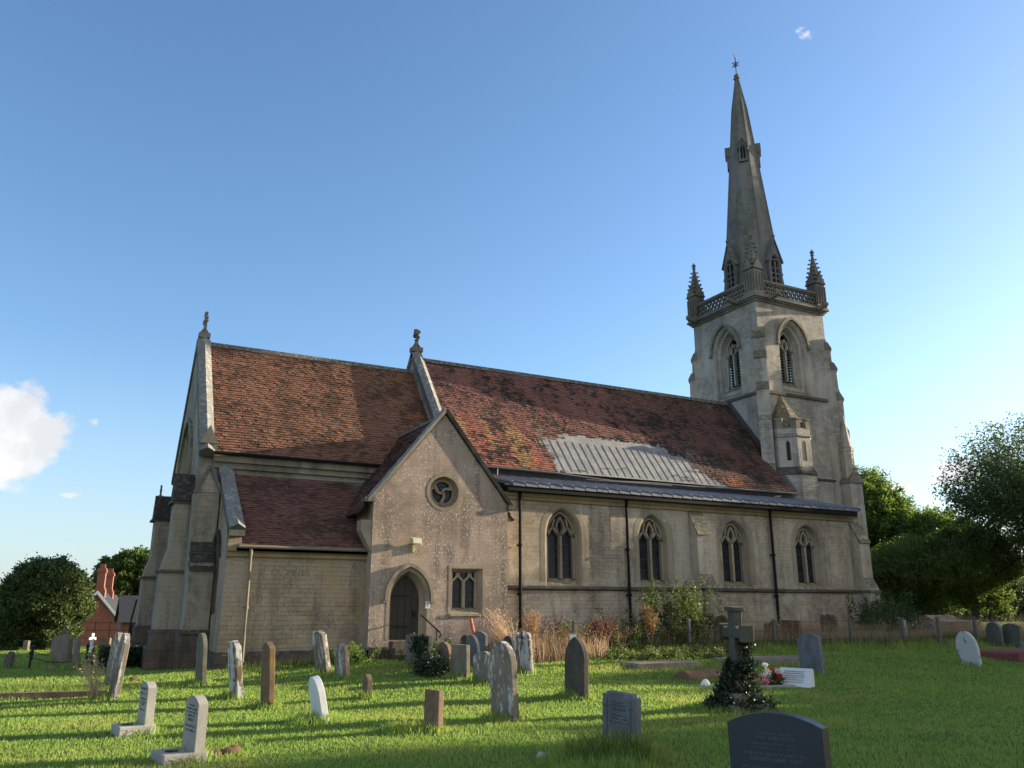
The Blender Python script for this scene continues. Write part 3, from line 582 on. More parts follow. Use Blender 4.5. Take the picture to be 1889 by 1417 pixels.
# nave -------------------------------------------------------------------
ZR, SL = 11.16, 1.26
d, v, n = slope(ZR, YC, 6.44, 25.75)
PATCH = [(15.41, 26.87), (16.45, 26.92), (16.62, 27.2), (21.5, 27.1), (21.68, 26.77), (22.45, 26.71), (22.4, 26.37), (23.02, 26.04), (23.7, 25.7), (15.5, 25.7), (15.69, 26.18), (15.5, 26.6)]
def inside(px, py, poly):
    c = np.zeros(len(px), bool); j = len(poly) - 1
    for i in range(len(poly)):
        (xi, yi), (xj, yj) = poly[i], poly[j]
        with np.errstate(divide='ignore', invalid='ignore'): t = (xj - xi) * (py - yi) / (yj - yi) + xi
        c ^= ((yi > py) != (yj > py)) & (px < t); j = i
    return c
def keep_nave(a, s, rg):
    x = 11.5 + a + rg.normal(0, .05, len(a)); y = 25.75 + s * v[1] + rg.normal(0, .03, len(a)); return ~inside(x, y, PATCH)
tiles('nave_roof', 'tile_nave', CH, (11.5, 25.75, 6.44), (1, 0, 0), v, n, 16.12, d, keep_nave, seed=7)
mb = MB(); mb.add([(11.5, 25.75, 6.43), (27.62, 25.75, 6.43), (27.62, YC, ZR - .015), (11.5, YC, ZR - .015), (11.5, 33.25, 6.43), (27.62, 33.25, 6.43)], [(0, 1, 2, 3), (3, 2, 5, 4)])
nv = np.array(v); nn_ = np.array(n)
for i in range(26):
    x = 15.2 + i * .345; A = np.array((x, 25.8, 6.44 + .05 * SL)); B = A + nv * 1.75
    mb.sweep(tuple(A), tuple(B), [(-.02, -.01), (-.015, .011), (.015, .011), (.02, -.01)], (1, 0, 0))
part('roof_underlay', mb, 'felt')
mb = MB(); rl = random.Random(5)
for i in range(16):
    x = rl.choice([rl.uniform(15.4, 16.4), rl.uniform(16.2, 22), rl.uniform(21.8, 23.2)]); y = {0: rl.uniform(26.2, 26.9)}.get(int(x < 16.5) - 1, rl.uniform(25.8, 26.1)) if x < 16.5 or x < 21.8 else rl.uniform(26.1, 26.8)
    A = np.array((x, y, 6.44 + SL * (y - 25.75))) + nn_ * .04; L = rl.uniform(.2, .5); B = A + np.array((L, rl.uniform(-.04, .04), rl.uniform(-.05, .05)))
    mb.sweep(tuple(A), tuple(B), [(-.014, 0), (-.014, .02), (.014, .02), (.014, 0)], tuple(nv))
part('broken_batten', mb, 'wood')
mb = MB(); mb.sweep((11.5, YC, ZR + .0), (27.6, YC, ZR + .0), [(-.14, -.08), (-.03, .1), (.03, .1), (.14, -.08)], (0, 1, 0)); part('ridge_tiles', mb, 'ridge')
mb = MB(); mb.panel([(25.72, 5.9), (33.3, 5.9), (33.3, 6.6), (YC, 11.35), (25.72, 6.6)], [], FX(11.14)); mb.panel([(25.72, 5.9), (33.3, 5.9), (33.3, 6.6), (YC, 11.35), (25.72, 6.6)], [], FX(11.46)); ng = part('nave_gable_wall', mb, 'chancel')
mb = MB()
for s_ in (-1, 1): mb.sweep((11.3, YC + s_ * 3.85, 6.55), (11.3, YC, 11.4), SEC(.42), (1, 0, 0))
nc = part('gable_coping', mb, 'coping', ng)
mb = MB(); z = 11.6; mb.box(11.08, 11.52, YC - .18, YC + .18, z - .14, z + .04); mb.lathe([(.2, z + .04), (.1, z + .2), (.06, z + .32), (.1, z + .36), (.06, z + .4)], 11.3, YC, 8)
for q in range(5): mb.blob((11.3 + .05 * math.cos(q * 2), YC + .08 * math.sin(q * 2), z + .5 + q * .07), .11 - .012 * abs(q - 2), seed=q)
part('finial', mb, 'pinn', ng)
mb = MB(); mb.box(11.5, 27.55, 25.95, 26.3, 5.9, 6.42); part('clerestory_fascia', mb, 'sill_tar')
mb = MB(); mb.tube([(12.4, 25.66, 6.4), (15.4, 25.66, 6.38), (16.2, 25.66, 6.33), (18, 25.6, 6.24), (19.6, 25.66, 6.3), (22, 25.66, 6.31), (23.5, 25.66, 6.36), (27.5, 25.66, 6.38)], .045, 8)
mb.tube([(16.6, 25.5, 6.2), (20.5, 25.4, 6.22)], .03, 6); mb.tube([(27.35, 25.66, 6.38), (27.35, 25.7, 6.1)], .035, 8); mb.tube([(13.0, 25.66, 6.4), (13.0, 25.68, 6.14)], .035, 8); part('gutter', mb, 'sill_tar')

mb = MB(); sd_v = np.array(v); A = np.array((27.5, 25.85, 6.5)); B = np.array((27.5, YC, ZR + .05)); mb.sweep(tuple(A), tuple(B), [(-.1, -.04), (-.1, .07), (.1, .12), (.1, -.04)], (1, 0, 0)); part('flashing', mb, 'sill_tar')
# south aisle ---------------------------------------------------------------
WINS = [(14.3, .7, 4.9), (17.96, .68, 4.88), (21.7, .72, 4.86), (25.43, .74, 4.84)]
outs = [arch(c, a, 2.3, 3.98, za) for c, a, za in WINS]
mb = MB(); mb.panel([(12.02, 0), (28.4, 0), (28.4, 5.2), (12.02, 5.2)], outs, FY(23.4)); mb.panel([(23.4, 0), (28, 0), (28, 6.2), (23.4, 5.5)], [], FX(28.4)); part('aisle_wall', mb, 'aisle')
def tracery2(mb, c, a, z0, zs, za, fm, d0, d1, w=.075):
    k = a / .52; zt = zs + .03
    mb.strip([(c, z0), (c, zt - .05)], w * 1.15, fm, d0 - .03, d1)
    for s_ in (-1, 1):
        mb.strip([(c, zt - .07), (c + s_ * .09 * k, zt + .06), (c + s_ * .15 * k, zt + .2), (c + s_ * .13 * k, zt + .33), (c + s_ * .06 * k, zt + .45), (c, zt + .58)], w * .8, fm, d0, d1)
        mb.strip([(c + s_ * a, zt - .1), (c + s_ * (a - .05 * k), zt + .03), (c + s_ * .38 * k, zt + .13), (c + s_ * .29 * k, zt + .22), (c + s_ * .26 * k, zt + .38), (c + s_ * .2 * k, zt + .5)], w * .8, fm, d0, d1)
        mb.strip([(c + s_ * .28 * k, zt + .25), (c + s_ * .2 * k, zt + .12), (c + s_ * .1 * k, zt + .02), (c, zt - .08)], w * .8, fm, d0, d1)
        mb.strip([(c + s_ * .28 * k, zt + .24), (c + s_ * .36 * k, zt + .1), (c + s_ * .44 * k, zt - .02)], w * .5, fm, d0 + .02, d1)
    mb.strip(arch(c, a - .01, z0, zs, za - .01)[1:] + [(c - a + .01, z0)], w * .9, fm, d0, d1)
for (c, a, za), o_ in zip(WINS, outs):
    ai = .52; inn = arch(c, ai, 2.57, 3.92, za - .2); mid = arch(c, a - .07, 2.36, 3.97, za - .08)
    mb = MB(); mb.loft(o_, 0, mid, .03, FY(23.4)); mb.loft(mid, .03, inn, .34, FY(23.4)); mb.strip(arch(c, a + .09, 2.45, 4.0, za + .1)[1:] + [(c - a - .09, 2.45)], .18, FY(23.4), -.005, .03)
    wo = part('aisle_window', mb, 'dress')
    mb = MB(); mb.panel(inn, [], FY(23.4), .35); part('glass', mb, 'glass', wo)
    mb = MB(); tracery2(mb, c, ai, 2.57, 3.95, za - .2, FY(23.4), .2, .34); part('tracery', mb, 'dress', wo)
mb = MB(); mb.prism([(23.398, 2.32), (23.31, 2.27), (23.31, 2.22), (23.36, 2.18), (23.398, 2.18)], lambda u, v, d: (d, u, v), 12.025, 28.0); part('string_course', mb, 'dark')
mb = MB(); mb.box(12.03, 28.02, 23.3, 23.398, 5.12, 5.22); mb.box(12.03, 28.02, 23.34, 23.397, 5.0, 5.12); part('eaves_cornice', mb, 'cornice')
mb = MB(); mb.box(12.1, 28.05, 23.1, 23.28, 5.24, 5.395); part('gutter', mb, 'gutter')
mb = MB(); mb.add([(12.0, 23.14, 5.46), (28.1, 23.14, 5.46), (28.1, 26.0, 6.12), (12.0, 26.0, 6.12), (12.0, 23.14, 5.41), (28.1, 23.14, 5.41)], [(0, 1, 2, 3), (0, 1, 5, 4)])
for i in range(36):
    x = 12.25 + i * .455; mb.tube([(x, 23.08, 5.47), (x, 23.16, 5.51), (x, 26.0, 6.17)], .068, 6)
    if i < 35: mb.prism([(x + .02, 5.4), (x + .44, 5.39), (x + .44, 5.45), (x + .02, 5.5)], FY(23.07), 0, .07)
part('aisle_roof', mb, 'lead')
for x in (12.62, 16.78, 23.43): downpipe(x, 23.28, .1, 5.32, .052, 'gutter', (3.55, 2.05))
BP = [(0, 0), (.66, 0), (.66, 2.3), (.62, 2.4), (.42, 2.78), (.42, 4.12), (.0, 4.95)]
for x in (19.85, 28.1):
    b_ = buttress(x, 23.398, 0, -1, .58, BP, 'aisle')
    mb = MB()
    for k in range(3):
        t0, t1 = k / 3, (k + 1) / 3; P = lambda t: (.45 * t, 4.97 - .84 * t)
        a_, b2 = P(t0), P(t1); mb.prism([a_, (b2[0] + .03, b2[1]), (b2[0] + .03, b2[1] + .05), (a_[0], a_[1] + .04)], lambda p, z, d, x=x: (x + d, 23.396 - p, z), -.31, .31)
    part('weathering', mb, 'dressg', b_)
    mb = MB(); mb.box(x - .33, x + .33, 22.68, 23.3, 2.2, 2.3); part('string_course', mb, 'dark', b_)
# tower ------------------------------------------------------------------
TX0, TX1, TY0, TY1 = 27.6, 32.1, 27.25, 31.75; TXC, TYC = 29.85, 29.5
TWo = lambda c: arch(c, .9, 11.5, 13.75, 15.12)
tw = MB(); tw.panel([(TX0, 0), (TX1, 0), (TX1, 15.86), (TX0, 15.86)], [TWo(29.8)], FY(TY0)); tw.panel([(TY0, 0), (TY1, 0), (TY1, 15.86), (TY0, 15.86)], [TWo(29.5)], FX(TX0))
tw.panel([(TX0, 0), (TX1, 0), (TX1, 15.86), (TX0, 15.86)], [TWo(29.8)], FY(TY1)); tw.panel([(TY0, 0), (TY1, 0), (TY1, 15.86), (TY0, 15.86)], [TWo(29.5)], FX(TX1))
TW = part('tower', tw, 'tower')
mb = MB(); mb.box(TX0 + .05, TX1 - .05, TY0 + .05, TY1 - .05, 15.8, 15.9); mb.box(TX0 + .05, TX1 - .05, TY0 + .05, TY1 - .05, 10.9, 11.0); part('tower_floor', mb, 'void', TW)
for c, fm in ((29.5, FX(TX0)), (29.8, FY(TY0)), (29.5, lambda u, v, d: (TX1 - d, u, v)), (29.8, lambda u, v, d: (u, TY1 - d, v))):
    seq = [((.9, 11.5, 13.75, 15.12), 0), ((.82, 11.6, 13.75, 15.04), .08), ((.78, 11.66, 13.75, 15.0), .2), ((.68, 11.85, 13.74, 14.9), .26), ((.64, 11.92, 13.74, 14.86), .42), ((.5, 12.2, 13.72, 14.7), .66)]
    mb = MB()
    for (a, d0), (b2, d1) in zip(seq, seq[1:]): mb.loft(arch(c, *a), d0, arch(c, *b2), d1, fm)
    bw = part('belfry_window', mb, 'tower')
    mb = MB(); mb.strip(arch(c, 1.0, 13.9, 13.92, 15.26)[1:] + [(c - 1.0, 13.9)], .13, fm, -.12, .02)
    for s_ in (-1, 1): mb.strip([(c + s_ * .96, 13.86), (c + s_ * 1.1, 13.86)], .13, fm, -.15, .02)
    part('hood_mould', mb, 'dressg', bw)
    mb = MB(); tracery2(mb, c, .5, 12.2, 13.75, 14.7, fm, .5, .64, .075); part('tracery', mb, 'tower', bw)
    mb = MB(); mb.panel(arch(c, .55, 12.15, 13.72, 14.75), [], fm, .86); part('belfry_dark', mb, 'void', bw)  # dark panel added behind the louvres, standing in for the unlit belfry
    for s_ in (-1, 1):
        mb = MB()
        for k in range(11):
            z = 12.22 + k * .145
            mb.add([fm(c + s_ * .25 - .22, z, .6), fm(c + s_ * .25 + .22, z, .6), fm(c + s_ * .25 + .22, z + .11, .78), fm(c + s_ * .25 - .22, z + .11, .78),
                    fm(c + s_ * .25 - .22, z + .03, .6), fm(c + s_ * .25 + .22, z + .03, .6), fm(c + s_ * .25 + .22, z + .14, .78), fm(c + s_ * .25 - .22, z + .14, .78)], [(0, 1, 2, 3), (4, 5, 6, 7), (0, 1, 5, 4), (2, 3, 7, 6)])
        part('louvre', mb, 'louvre', bw)
for z0, z1, o in ((11.28, 11.42, .09), (7.4, 7.48, .08)):
    mb = MB()
    mb.box(TX0 - o, TX1 + o, TY0 - o, TY0 - .002, z0, z1); mb.box(TX0 - o, TX0 - .002, TY0 - .001, TY1 + o, z0, z1 + .001)
    part('string_course', mb, 'dark', TW)
mb = MB()
for z0, z1, o in ((15.82, 15.92, .08), (15.92, 16.0, .16), (16.0, 16.1, .24)): mb.box(TX0 - o, TX1 + o, TY0 - o, TY1 + o, z0, z1)
part('tower_cornice', mb, 'pinn', TW)
for x, y, dx, dy in ((28.35, TY0 - .2, 0, -1), (31.6, TY0 - .2, 0, -1), (TX0 - .2, 28.3, -1, 0), (TX0 - .2, 31.3, -1, 0)):
    mb = MB(); mb.sweep((x, y, 16.02), (x + dx * .5, y + dy * .5, 16.08), [(-.09, -.1), (-.06, .1), (.06, .1), (.09, -.1)], (-dy, dx, 0)); mb.blob((x + dx * .52, y + dy * .52, 16.1), .12, seed=3); part('gargoyle', mb, 'pinn', TW)
# diagonal buttresses
DP = [(-.3, 0), (.95, 0), (.95, 5.2), (.84, 5.5), (.84, 7.3), (.64, 7.75), (.64, 9.8), (.5, 10.1), (.5, 11.35), (.36, 11.95), (.34, 12.9), (.18, 13.35), (.17, 13.95), (-.02, 14.5), (-.3, 14.5)]
for cx_, cy_, dx, dy in ((TX0, TY0, -1, -1), (TX1, TY0, 1, -1), (TX0, TY1, -1, 1), (TX1, TY1, 1, 1)):
    b_ = buttress(cx_, cy_, dx, dy, .56, DP, 'tower'); r2 = math.sqrt(.5)
    for p, z in ((.66, 7.72), (.53, 9.86), (.53, 11.38), (.38, 12.92), (.2, 13.97)):
        mb = MB(); fm = lambda q, zz, d: (cx_ + dx * r2 * q - dy * r2 * d, cy_ + dy * r2 * q + dx * r2 * d, zz)
        mb.prism([(p - .3, z - .05), (p + .03, z - .05), (p + .03, z + .03), (p - .12, z + .34), (p - .3, z + .34)], fm, -.3, .3); part('weathering', mb, 'pinn', b_)
# small gabled shaft on the side of the south-west buttress
mb = MB(); mb.lathe([(.3, 7.3), (.3, 8.75), (.34, 8.8), (.34, 8.95), (.28, 9.0), (.02, 10.6)], 32.15, 26.72, 6, .3); mb.box(31.85, 32.65, 26.45, 26.95, 5.2, 7.3); part('pinnacle_shaft', mb, 'tower')
mb = MB(); mb.prism([(31.8, 7.28), (32.7, 7.28), (32.7, 7.4), (32.25, 8.0), (31.8, 7.4)], FY(26.4), 0, .6); part('gable_cap', mb, 'pinn')
# parapets and pinnacles
def parapet(fm, u0, u1):
    mb = MB(); mb.strip([(u0, 16.15), (u1, 16.15)], .1, fm, -.07, .13); mb.strip([(u0, 16.89), (u1, 16.89)], .12, fm, -.09, .15); mb.strip([(u0, 16.24), (u1, 16.24)], .08, fm, -.03, .1); mb.strip([(u0, 16.8), (u1, 16.8)], .08, fm, -.03, .1)
    N = int(round((u1 - u0) / .27)); w = (u1 - u0) / N
    for i in range(N):
        c = u0 + (i + .5) * w
        for s_ in (-1, 1):
            mb.strip([(c + s_ * w * .5 * math.cos(t / 8 * math.pi), 16.24 + .56 * t / 8) for t in range(9)], .075, fm, -.01, .08)
    return part('parapet', mb, 'pinn', TW)
parapet(FY(TY0 - .05), TX0 + .38, TX1 - .38); parapet(FX(TX0 - .05), TY0 + .38, TY1 - .38)
parapet(lambda u, v, d: (u, TY1 + .05 - d, v), TX0 + .38, TX1 - .38); parapet(lambda u, v, d: (TX1 + .05 - d, u, v), TY0 + .38, TY1 - .38)
def pinnacle(x, y):
    mb = MB(); mb.lathe([(.47, 16.1), (.47, 16.3), (.42, 16.36), (.42, 17.5), (.47, 17.56)], x, y, 4, math.pi / 4)
    for k in range(4):
        a = k * math.pi / 2; e = (math.cos(a), math.sin(a)); l = (-e[1], e[0])
        fm = lambda u, v, d: (x + e[0] * (.33 - d) + l[0] * u, y + e[1] * (.33 - d) + l[1] * u, v)
        for u_ in (-.27, -.09, .09, .27): mb.strip([(u_, 16.4), (u_, 17.3)], .045, fm, -.03, .06)
        mb.prism([(-.34, 17.45), (.34, 17.45), (0, 18.0)], fm, -.04, .25)
        mb.blob(fm(0, 18.02, -.02), .06, seed=k)
    p = part('pinnacle', mb, 'pinn')
    mb = MB(); mb.lathe([(.33, 17.6), (.05, 19.1)], x, y, 4, math.pi / 4); mb.lathe([(.05, 19.05), (.11, 19.12), (.05, 19.17), (.12, 19.27), (.06, 19.36), (.015, 19.45)], x, y, 8)
    for k in range(4):
        for j in range(6):
            t = j / 6.2; r_ = .33 * (1 - t) + .05 * t + .05; a = math.pi / 4 + k * math.pi / 2; mb.blob((x + r_ * math.cos(a), y + r_ * math.sin(a), 17.72 + 1.42 * t), .065 - .02 * t, (1.25, 1.25, .8), seed=j)
    part('spirelet', mb, 'pinn', p)
for x in (TX0 + .14, TX1 - .14):
    for y in (TY0 + .14, TY1 - .14): pinnacle(x, y)
# stair turret
TU = (28.52, 26.92)
mb = MB(); mb.lathe([(1.2, 0), (1.2, 7.3), (1.07, 7.62), (1.07, 9.0), (1.13, 9.06), (1.13, 9.1), (1.08, 9.16), (1.08, 9.42)], *TU, 8, math.pi / 8)
tu = part('stair_turret', mb, 'tower')
rr_ = 1.09
for k in range(8):
    mb = MB(); oct_ = lambda q: Vector((math.cos(math.pi / 8 + q * math.pi / 4), math.sin(math.pi / 8 + q * math.pi / 4)))
    for nb_ in (k - 1, k + 1):
        P = oct_(k) * rr_; Q = oct_(k).lerp(oct_(nb_), .3) * rr_
        for f0, f1, z0, z1 in ((1., .86, 9.42, 9.8), (1.04, .84, 9.8, 9.87)):
            vs = [(TU[0] + q.x, TU[1] + q.y, z) for z in (z0, z1) for q in (P * f0, Q * f0, Q * f1, P * f1)]
            mb.add(vs, [(3, 2, 1, 0), (4, 5, 6, 7), (0, 1, 5, 4), (1, 2, 6, 5), (2, 3, 7, 6), (3, 0, 4, 7)])
    part('merlon', mb, 'dressg', tu)
vs = [(TU[0] + 1.0 * math.cos(math.pi / 8 + k * math.pi / 4), TU[1] + 1.0 * math.sin(math.pi / 8 + k * math.pi / 4), 9.4) for k in range(8)] + [(28.66, 27.22, 11.3)]
mb = MB(); mb.add(vs, [(k, (k + 1) % 8, 8) for k in range(8)]); part('turret_roof', mb, 'mossy', tu)
mb = MB(); mb.lathe([(1.19, 7.28), (1.25, 7.32), (1.25, 7.38), (1.1, 7.66)], *TU, 8, math.pi / 8); part('weathering', mb, 'dark', tu)
for k in (5, 6, 7):
    a = k * math.pi / 4; ap = 1.07 * math.cos(math.pi / 8); e = (math.cos(a), math.sin(a)); l = (-e[1], e[0])
    fm = lambda u, v, d: (TU[0] + e[0] * (ap - d) + l[0] * u, TU[1] + e[1] * (ap - d) + l[1] * u, v)
    sl_o, sl_i = arch(0, .09, 7.95, 8.7, 8.85, 4), arch(0, .055, 8.0, 8.68, 8.8, 4)
    mb = MB(); mb.strip(sl_o, .03, fm, -.008, .02, True); so_ = part('slit_window', mb, 'dressg', tu)
    mb = MB(); mb.panel(sl_o, [], fm, -.006); part('slit_opening', mb, 'void', tu)
# spire
mb = MB(); mb.lathe([(1.72, 16.0), (1.23, 20.5), (.44, 28.1), (.1, 30.15)], TXC, TYC, 8, math.pi / 8)
for k in range(8):
    a = math.pi / 8 + k * math.pi / 4; mb.tube([(TXC + r_ * math.cos(a), TYC + r_ * math.sin(a), z) for r_, z in ((1.72, 16.), (1.23, 20.5), (.44, 28.1), (.1, 30.15))], [.05, .045, .03, .02], 6)
SP = part('spire', mb, 'spire')
def lucarne(ang, z0, zs, zt, w, r_in, r_out, louv):
    a = math.radians(ang); e = (math.cos(a), math.sin(a)); l = (-e[1], e[0])
    fm = lambda u, v, d: (TXC + e[0] * (r_out - d) + l[0] * u, TYC + e[1] * (r_out - d) + l[1] * u, v)
    D = r_out - r_in; o = arch(0, w * .33, z0 + .1, zs - .1, zs + w * .42, 6)
    mb = MB(); mb.panel([(-w / 2, z0), (w / 2, z0), (w / 2, zs), (0, zt), (-w / 2, zs)], [o], fm)
    mb.add([fm(-w / 2, z0, 0), fm(-w / 2, zs, 0), fm(-w / 2, zs, D), fm(-w / 2, z0, D), fm(w / 2, z0, 0), fm(w / 2, zs, 0), fm(w / 2, zs, D), fm(w / 2, z0, D)], [(0, 1, 2, 3), (4, 5, 6, 7)])
    lu = part('lucarne', mb, 'spire', SP)
    mb.v, mb.f = [], []; mb.loft(o, 0, arch(0, w * .26, z0 + .14, zs - .1, zs + w * .34, 6), .1, fm)
    for s_ in (-1, 1):
        A, B, C_, D_ = (s_ * (w / 2 + .05), zs - .1), (0, zt + .0), (0, zt + .06), (s_ * (w / 2 + .08), zs - .06)
        mb.prism([A, B, C_, D_], fm, -.08, D + .25)
    mb.strip([(0, z0 + .1), (0, zs + .1)], .09 * w, fm, .03, .1); mb.strip([(-w * .3, zs - .06), (-w * .14, zs + .12), (0, zs - .02), (w * .14, zs + .12), (w * .3, zs - .06)], .07 * w, fm, .03, .1)
    if louv:
        for i in range(7): mb.strip([(-w * .3, z0 + .2 + i * (zs - z0 - .3) / 7), (w * .3, z0 + .2 + i * (zs - z0 - .3) / 7)], .07, fm, .06, .12)
        mb.blob(fm(0, zt + .2, .0), .09, seed=2)
    part_ = mb.build('lucarne_gable', MT['spire'], SP)
    mb = MB(); mb.panel(o, [], fm, .14); mb.build('lucarne_dark_sheet', MT['void'], SP)  # near-black sheet painted as the unlit interior behind the opening
for ang in (180, 270, 0, 90): lucarne(ang, 16.3, 18.6, 19.75, .84, .9, 1.6, 1)
for ang in (225, 315, 135, 45): lucarne(ang, 24.6, 25.4, 25.95, .42, .4, .86, 0)
mb = MB(); mb.lathe([(.09, 30.1), (.2, 30.2), (.1, 30.32), (.16, 30.4), (.04, 30.5)], TXC, TYC, 8); part('finial', mb, 'pinn', SP)
mb = MB(); mb.tube([(TXC, TYC, 30.4), (TXC, TYC, 31.75)], .025, 6)
for a in (0, math.pi / 2): mb.tube([(TXC - .27 * math.cos(a), TYC - .27 * math.sin(a), 31.12), (TXC + .27 * math.cos(a), TYC + .27 * math.sin(a), 31.12)], .02, 6)
for a in (0, math.pi / 2):
    mb.tube([(TXC + .15 * math.cos(a) * math.cos(q * math.pi / 6), TYC + .15 * math.sin(a) * math.cos(q * math.pi / 6), 31.12 + .15 * math.sin(q * math.pi / 6)) for q in range(13)], .016, 5)
mb.tube([(TXC - .2, TYC - .1, 31.62), (TXC + .22, TYC + .12, 31.7)], .018, 5); mb.prism([(-.2, 31.6), (.0, 31.66), (.14, 31.6), (.2, 31.78), (.06, 31.74), (-.1, 31.84), (-.16, 31.74)], lambda u, v, d: (TXC + u * .85 - d * .5, TYC + u * .5 + d * .85, v), -.012, .012)
part('weathervane', mb, 'iron', SP)

# small things fixed to or standing by the porch ------------------------------
def rot_at(o, x, y, rz): o.location = (x, y, o.location.z); o.rotation_euler[2] = rz
t = thing('wall_lamp', 'cream floodlight fixed to the porch wall above the arched door', 'lamp', (8.9, 23.0, 3.36))
mb = MB(); mb.box(8.87, 8.93, 22.93, 22.998, 3.2, 3.46); mb.tube([(8.9, 22.95, 3.42), (8.9, 22.86, 3.5)], .02, 6); mb.build('bracket', MT['lampbody'], t)
mb = MB(); mb.prism([(22.93, 3.45), (22.72, 3.42), (22.7, 3.58), (22.9, 3.62)], lambda u, v, d: (d, u, v), 8.76, 9.06); mb.build('lamp_housing', MT['lampbody'], t, bevel=.015)
mb = MB(); mb.box(8.79, 9.03, 22.69, 22.7, 3.44, 3.56); mb.build('lens', MT['lampglass'], t)
t = thing('notice_plate', 'small pale notice fixed to the stone beside the arched porch door', 'notice', (9.4, 23, 1.63))
mb = MB(); mb.box(9.335, 9.475, 22.975, 22.997, 1.62, 1.82); mb.build('plate', MT['white'], t)
mb = MB()
for z, w in ((1.77, .09), (1.735, .07), (1.7, .1), (1.665, .06)): mb.box(9.405 - w / 2, 9.405 + w / 2, 22.971, 22.974, z, z + .012)
mb.build('lettering', MT['ink'], t)
t = thing('door_steps', 'worn stone steps climbing to the arched porch door', 'steps', (8.75, 22.4, .2))
for i in range(3):
    mb = MB(); mb.box(8.22 - .06 * i, 9.42 + .04 * i, 22.55 - .34 * i, 22.897 - .34 * i + (0 if i == 0 else -.003), -.05, .74 - .16 * i); mb.build('step', MT['dark'], t, bevel=.015)
t = thing('handrail', 'black iron handrail curling down beside the porch door steps', 'handrail', (9.4, 22.2, .2))
mb = MB(); mb.tube([(9.2, 22.95, 1.42), (9.22, 22.8, 1.38), (9.4, 22.3, 1.06), (9.44, 22.12, .98), (9.45, 22.05, .9), (9.44, 22.1, .84), (9.42, 22.16, .88)], .022, 7); mb.build('rail', MT['iron'], t)
mb = MB(); mb.tube([(9.41, 22.28, .1), (9.41, 22.28, 1.05)], .018, 7); mb.build('post', MT['iron'], t)
# ------------------------------------------------------------------ ground
xs = np.concatenate([np.linspace(-400, -32, 20), np.linspace(-30, 60, 181), np.linspace(64, 700, 30)]); ys = np.concatenate([np.linspace(-60, -6, 10), np.linspace(-5, 60, 151), np.linspace(64, 900, 40)])
XX, YY = np.meshgrid(xs, ys); ZZ = gz(XX, np.minimum(YY, 140)); nx_, ny_ = len(xs), len(ys)
I = (np.arange(ny_ - 1)[:, None] * nx_ + np.arange(nx_ - 1)[None, :]).ravel()
kind(np_mesh('ground', np.stack([XX.ravel(), YY.ravel(), ZZ.ravel()], 1), np.stack([I, I + 1, I + nx_ + 1, I + nx_], 1), MT['turf'], smooth=True), 'structure')

# ------------------------------------------------------------------ gravestones
def outline(shape, w, h):
    a = w / 2
    def arc(cx, cz, r, t0, t1, n=10): return [(cx + r * math.cos(R(t0 + (t1 - t0) * i / n)), cz + r * math.sin(R(t0 + (t1 - t0) * i / n))) for i in range(n + 1)]
    if shape == 'flat': return [(a, h - .005), (-a, h)]
    if shape == 'round': return arc(0, h - a, a, 0, 180, 14)
    if shape == 'camber': r = (a * a + .01) / .2; th = math.degrees(math.asin(min(1, a / r))); return arc(0, h - r, r, 90 - th, 90 + th)
    if shape == 'gothic': return [p for p in arch(0, a, 0, h - a * 1.35, h, 8)[2:]]
    if shape == 'peak': return [(a, h - .2 * w), (0, h), (-a, h - .2 * w)]
    if shape == 'shoulder': return [(a, h - .32 * w), (a * .72, h - .32 * w)] + arc(0, h - .72 * a, a * .72, 0, 180, 10) + [(-a * .72, h - .32 * w), (-a, h - .32 * w)]
    if shape == 'ogee': return [(a, h - .17 * w)] + [(a * math.cos(math.pi * t / 20), h - .17 * w + .17 * w * (.5 - .5 * math.cos(2 * math.pi * t / 20))) for t in range(1, 20)] + [(-a, h - .17 * w)]
    if shape == 'scroll': return [(a, h - .3 * w)] + arc(.66 * a, h - .2 * w, .3 * a, -30, 150, 6) + arc(0, h - .17 * w, .33 * a, -10, 190, 8) + arc(-.66 * a, h - .2 * w, .3 * a, 30, 210, 6) + [(-a, h - .3 * w)]
    if shape == 'step': return [(a, h - .035), (a * .78, h - .04), (a * .76, h), (-a * .74, h), (-a * .75, h - .03), (-a, h - .035)]
    if shape == 'oval': return [(a * math.cos(R(t)) * (1 if t < 90 else 1), h * .5 + h * .5 * math.sin(R(t))) for t in range(-20, 201, 14)]
    if shape == 'rough': return [(a, h * .86), (a * .8, h * .97), (a * .2, h), (-a * .45, h * .95), (-a * .8, h * .9), (-a * .97, h * .74)]
    if shape == 'bite': return [(a, h - .1), (a * .45, h - .03), (a * .1, h), (-a * .3, h - .05), (-a * .8, h - .02), (-a, h - .12)]
    return [(a, h), (-a, h)]
STONES = []
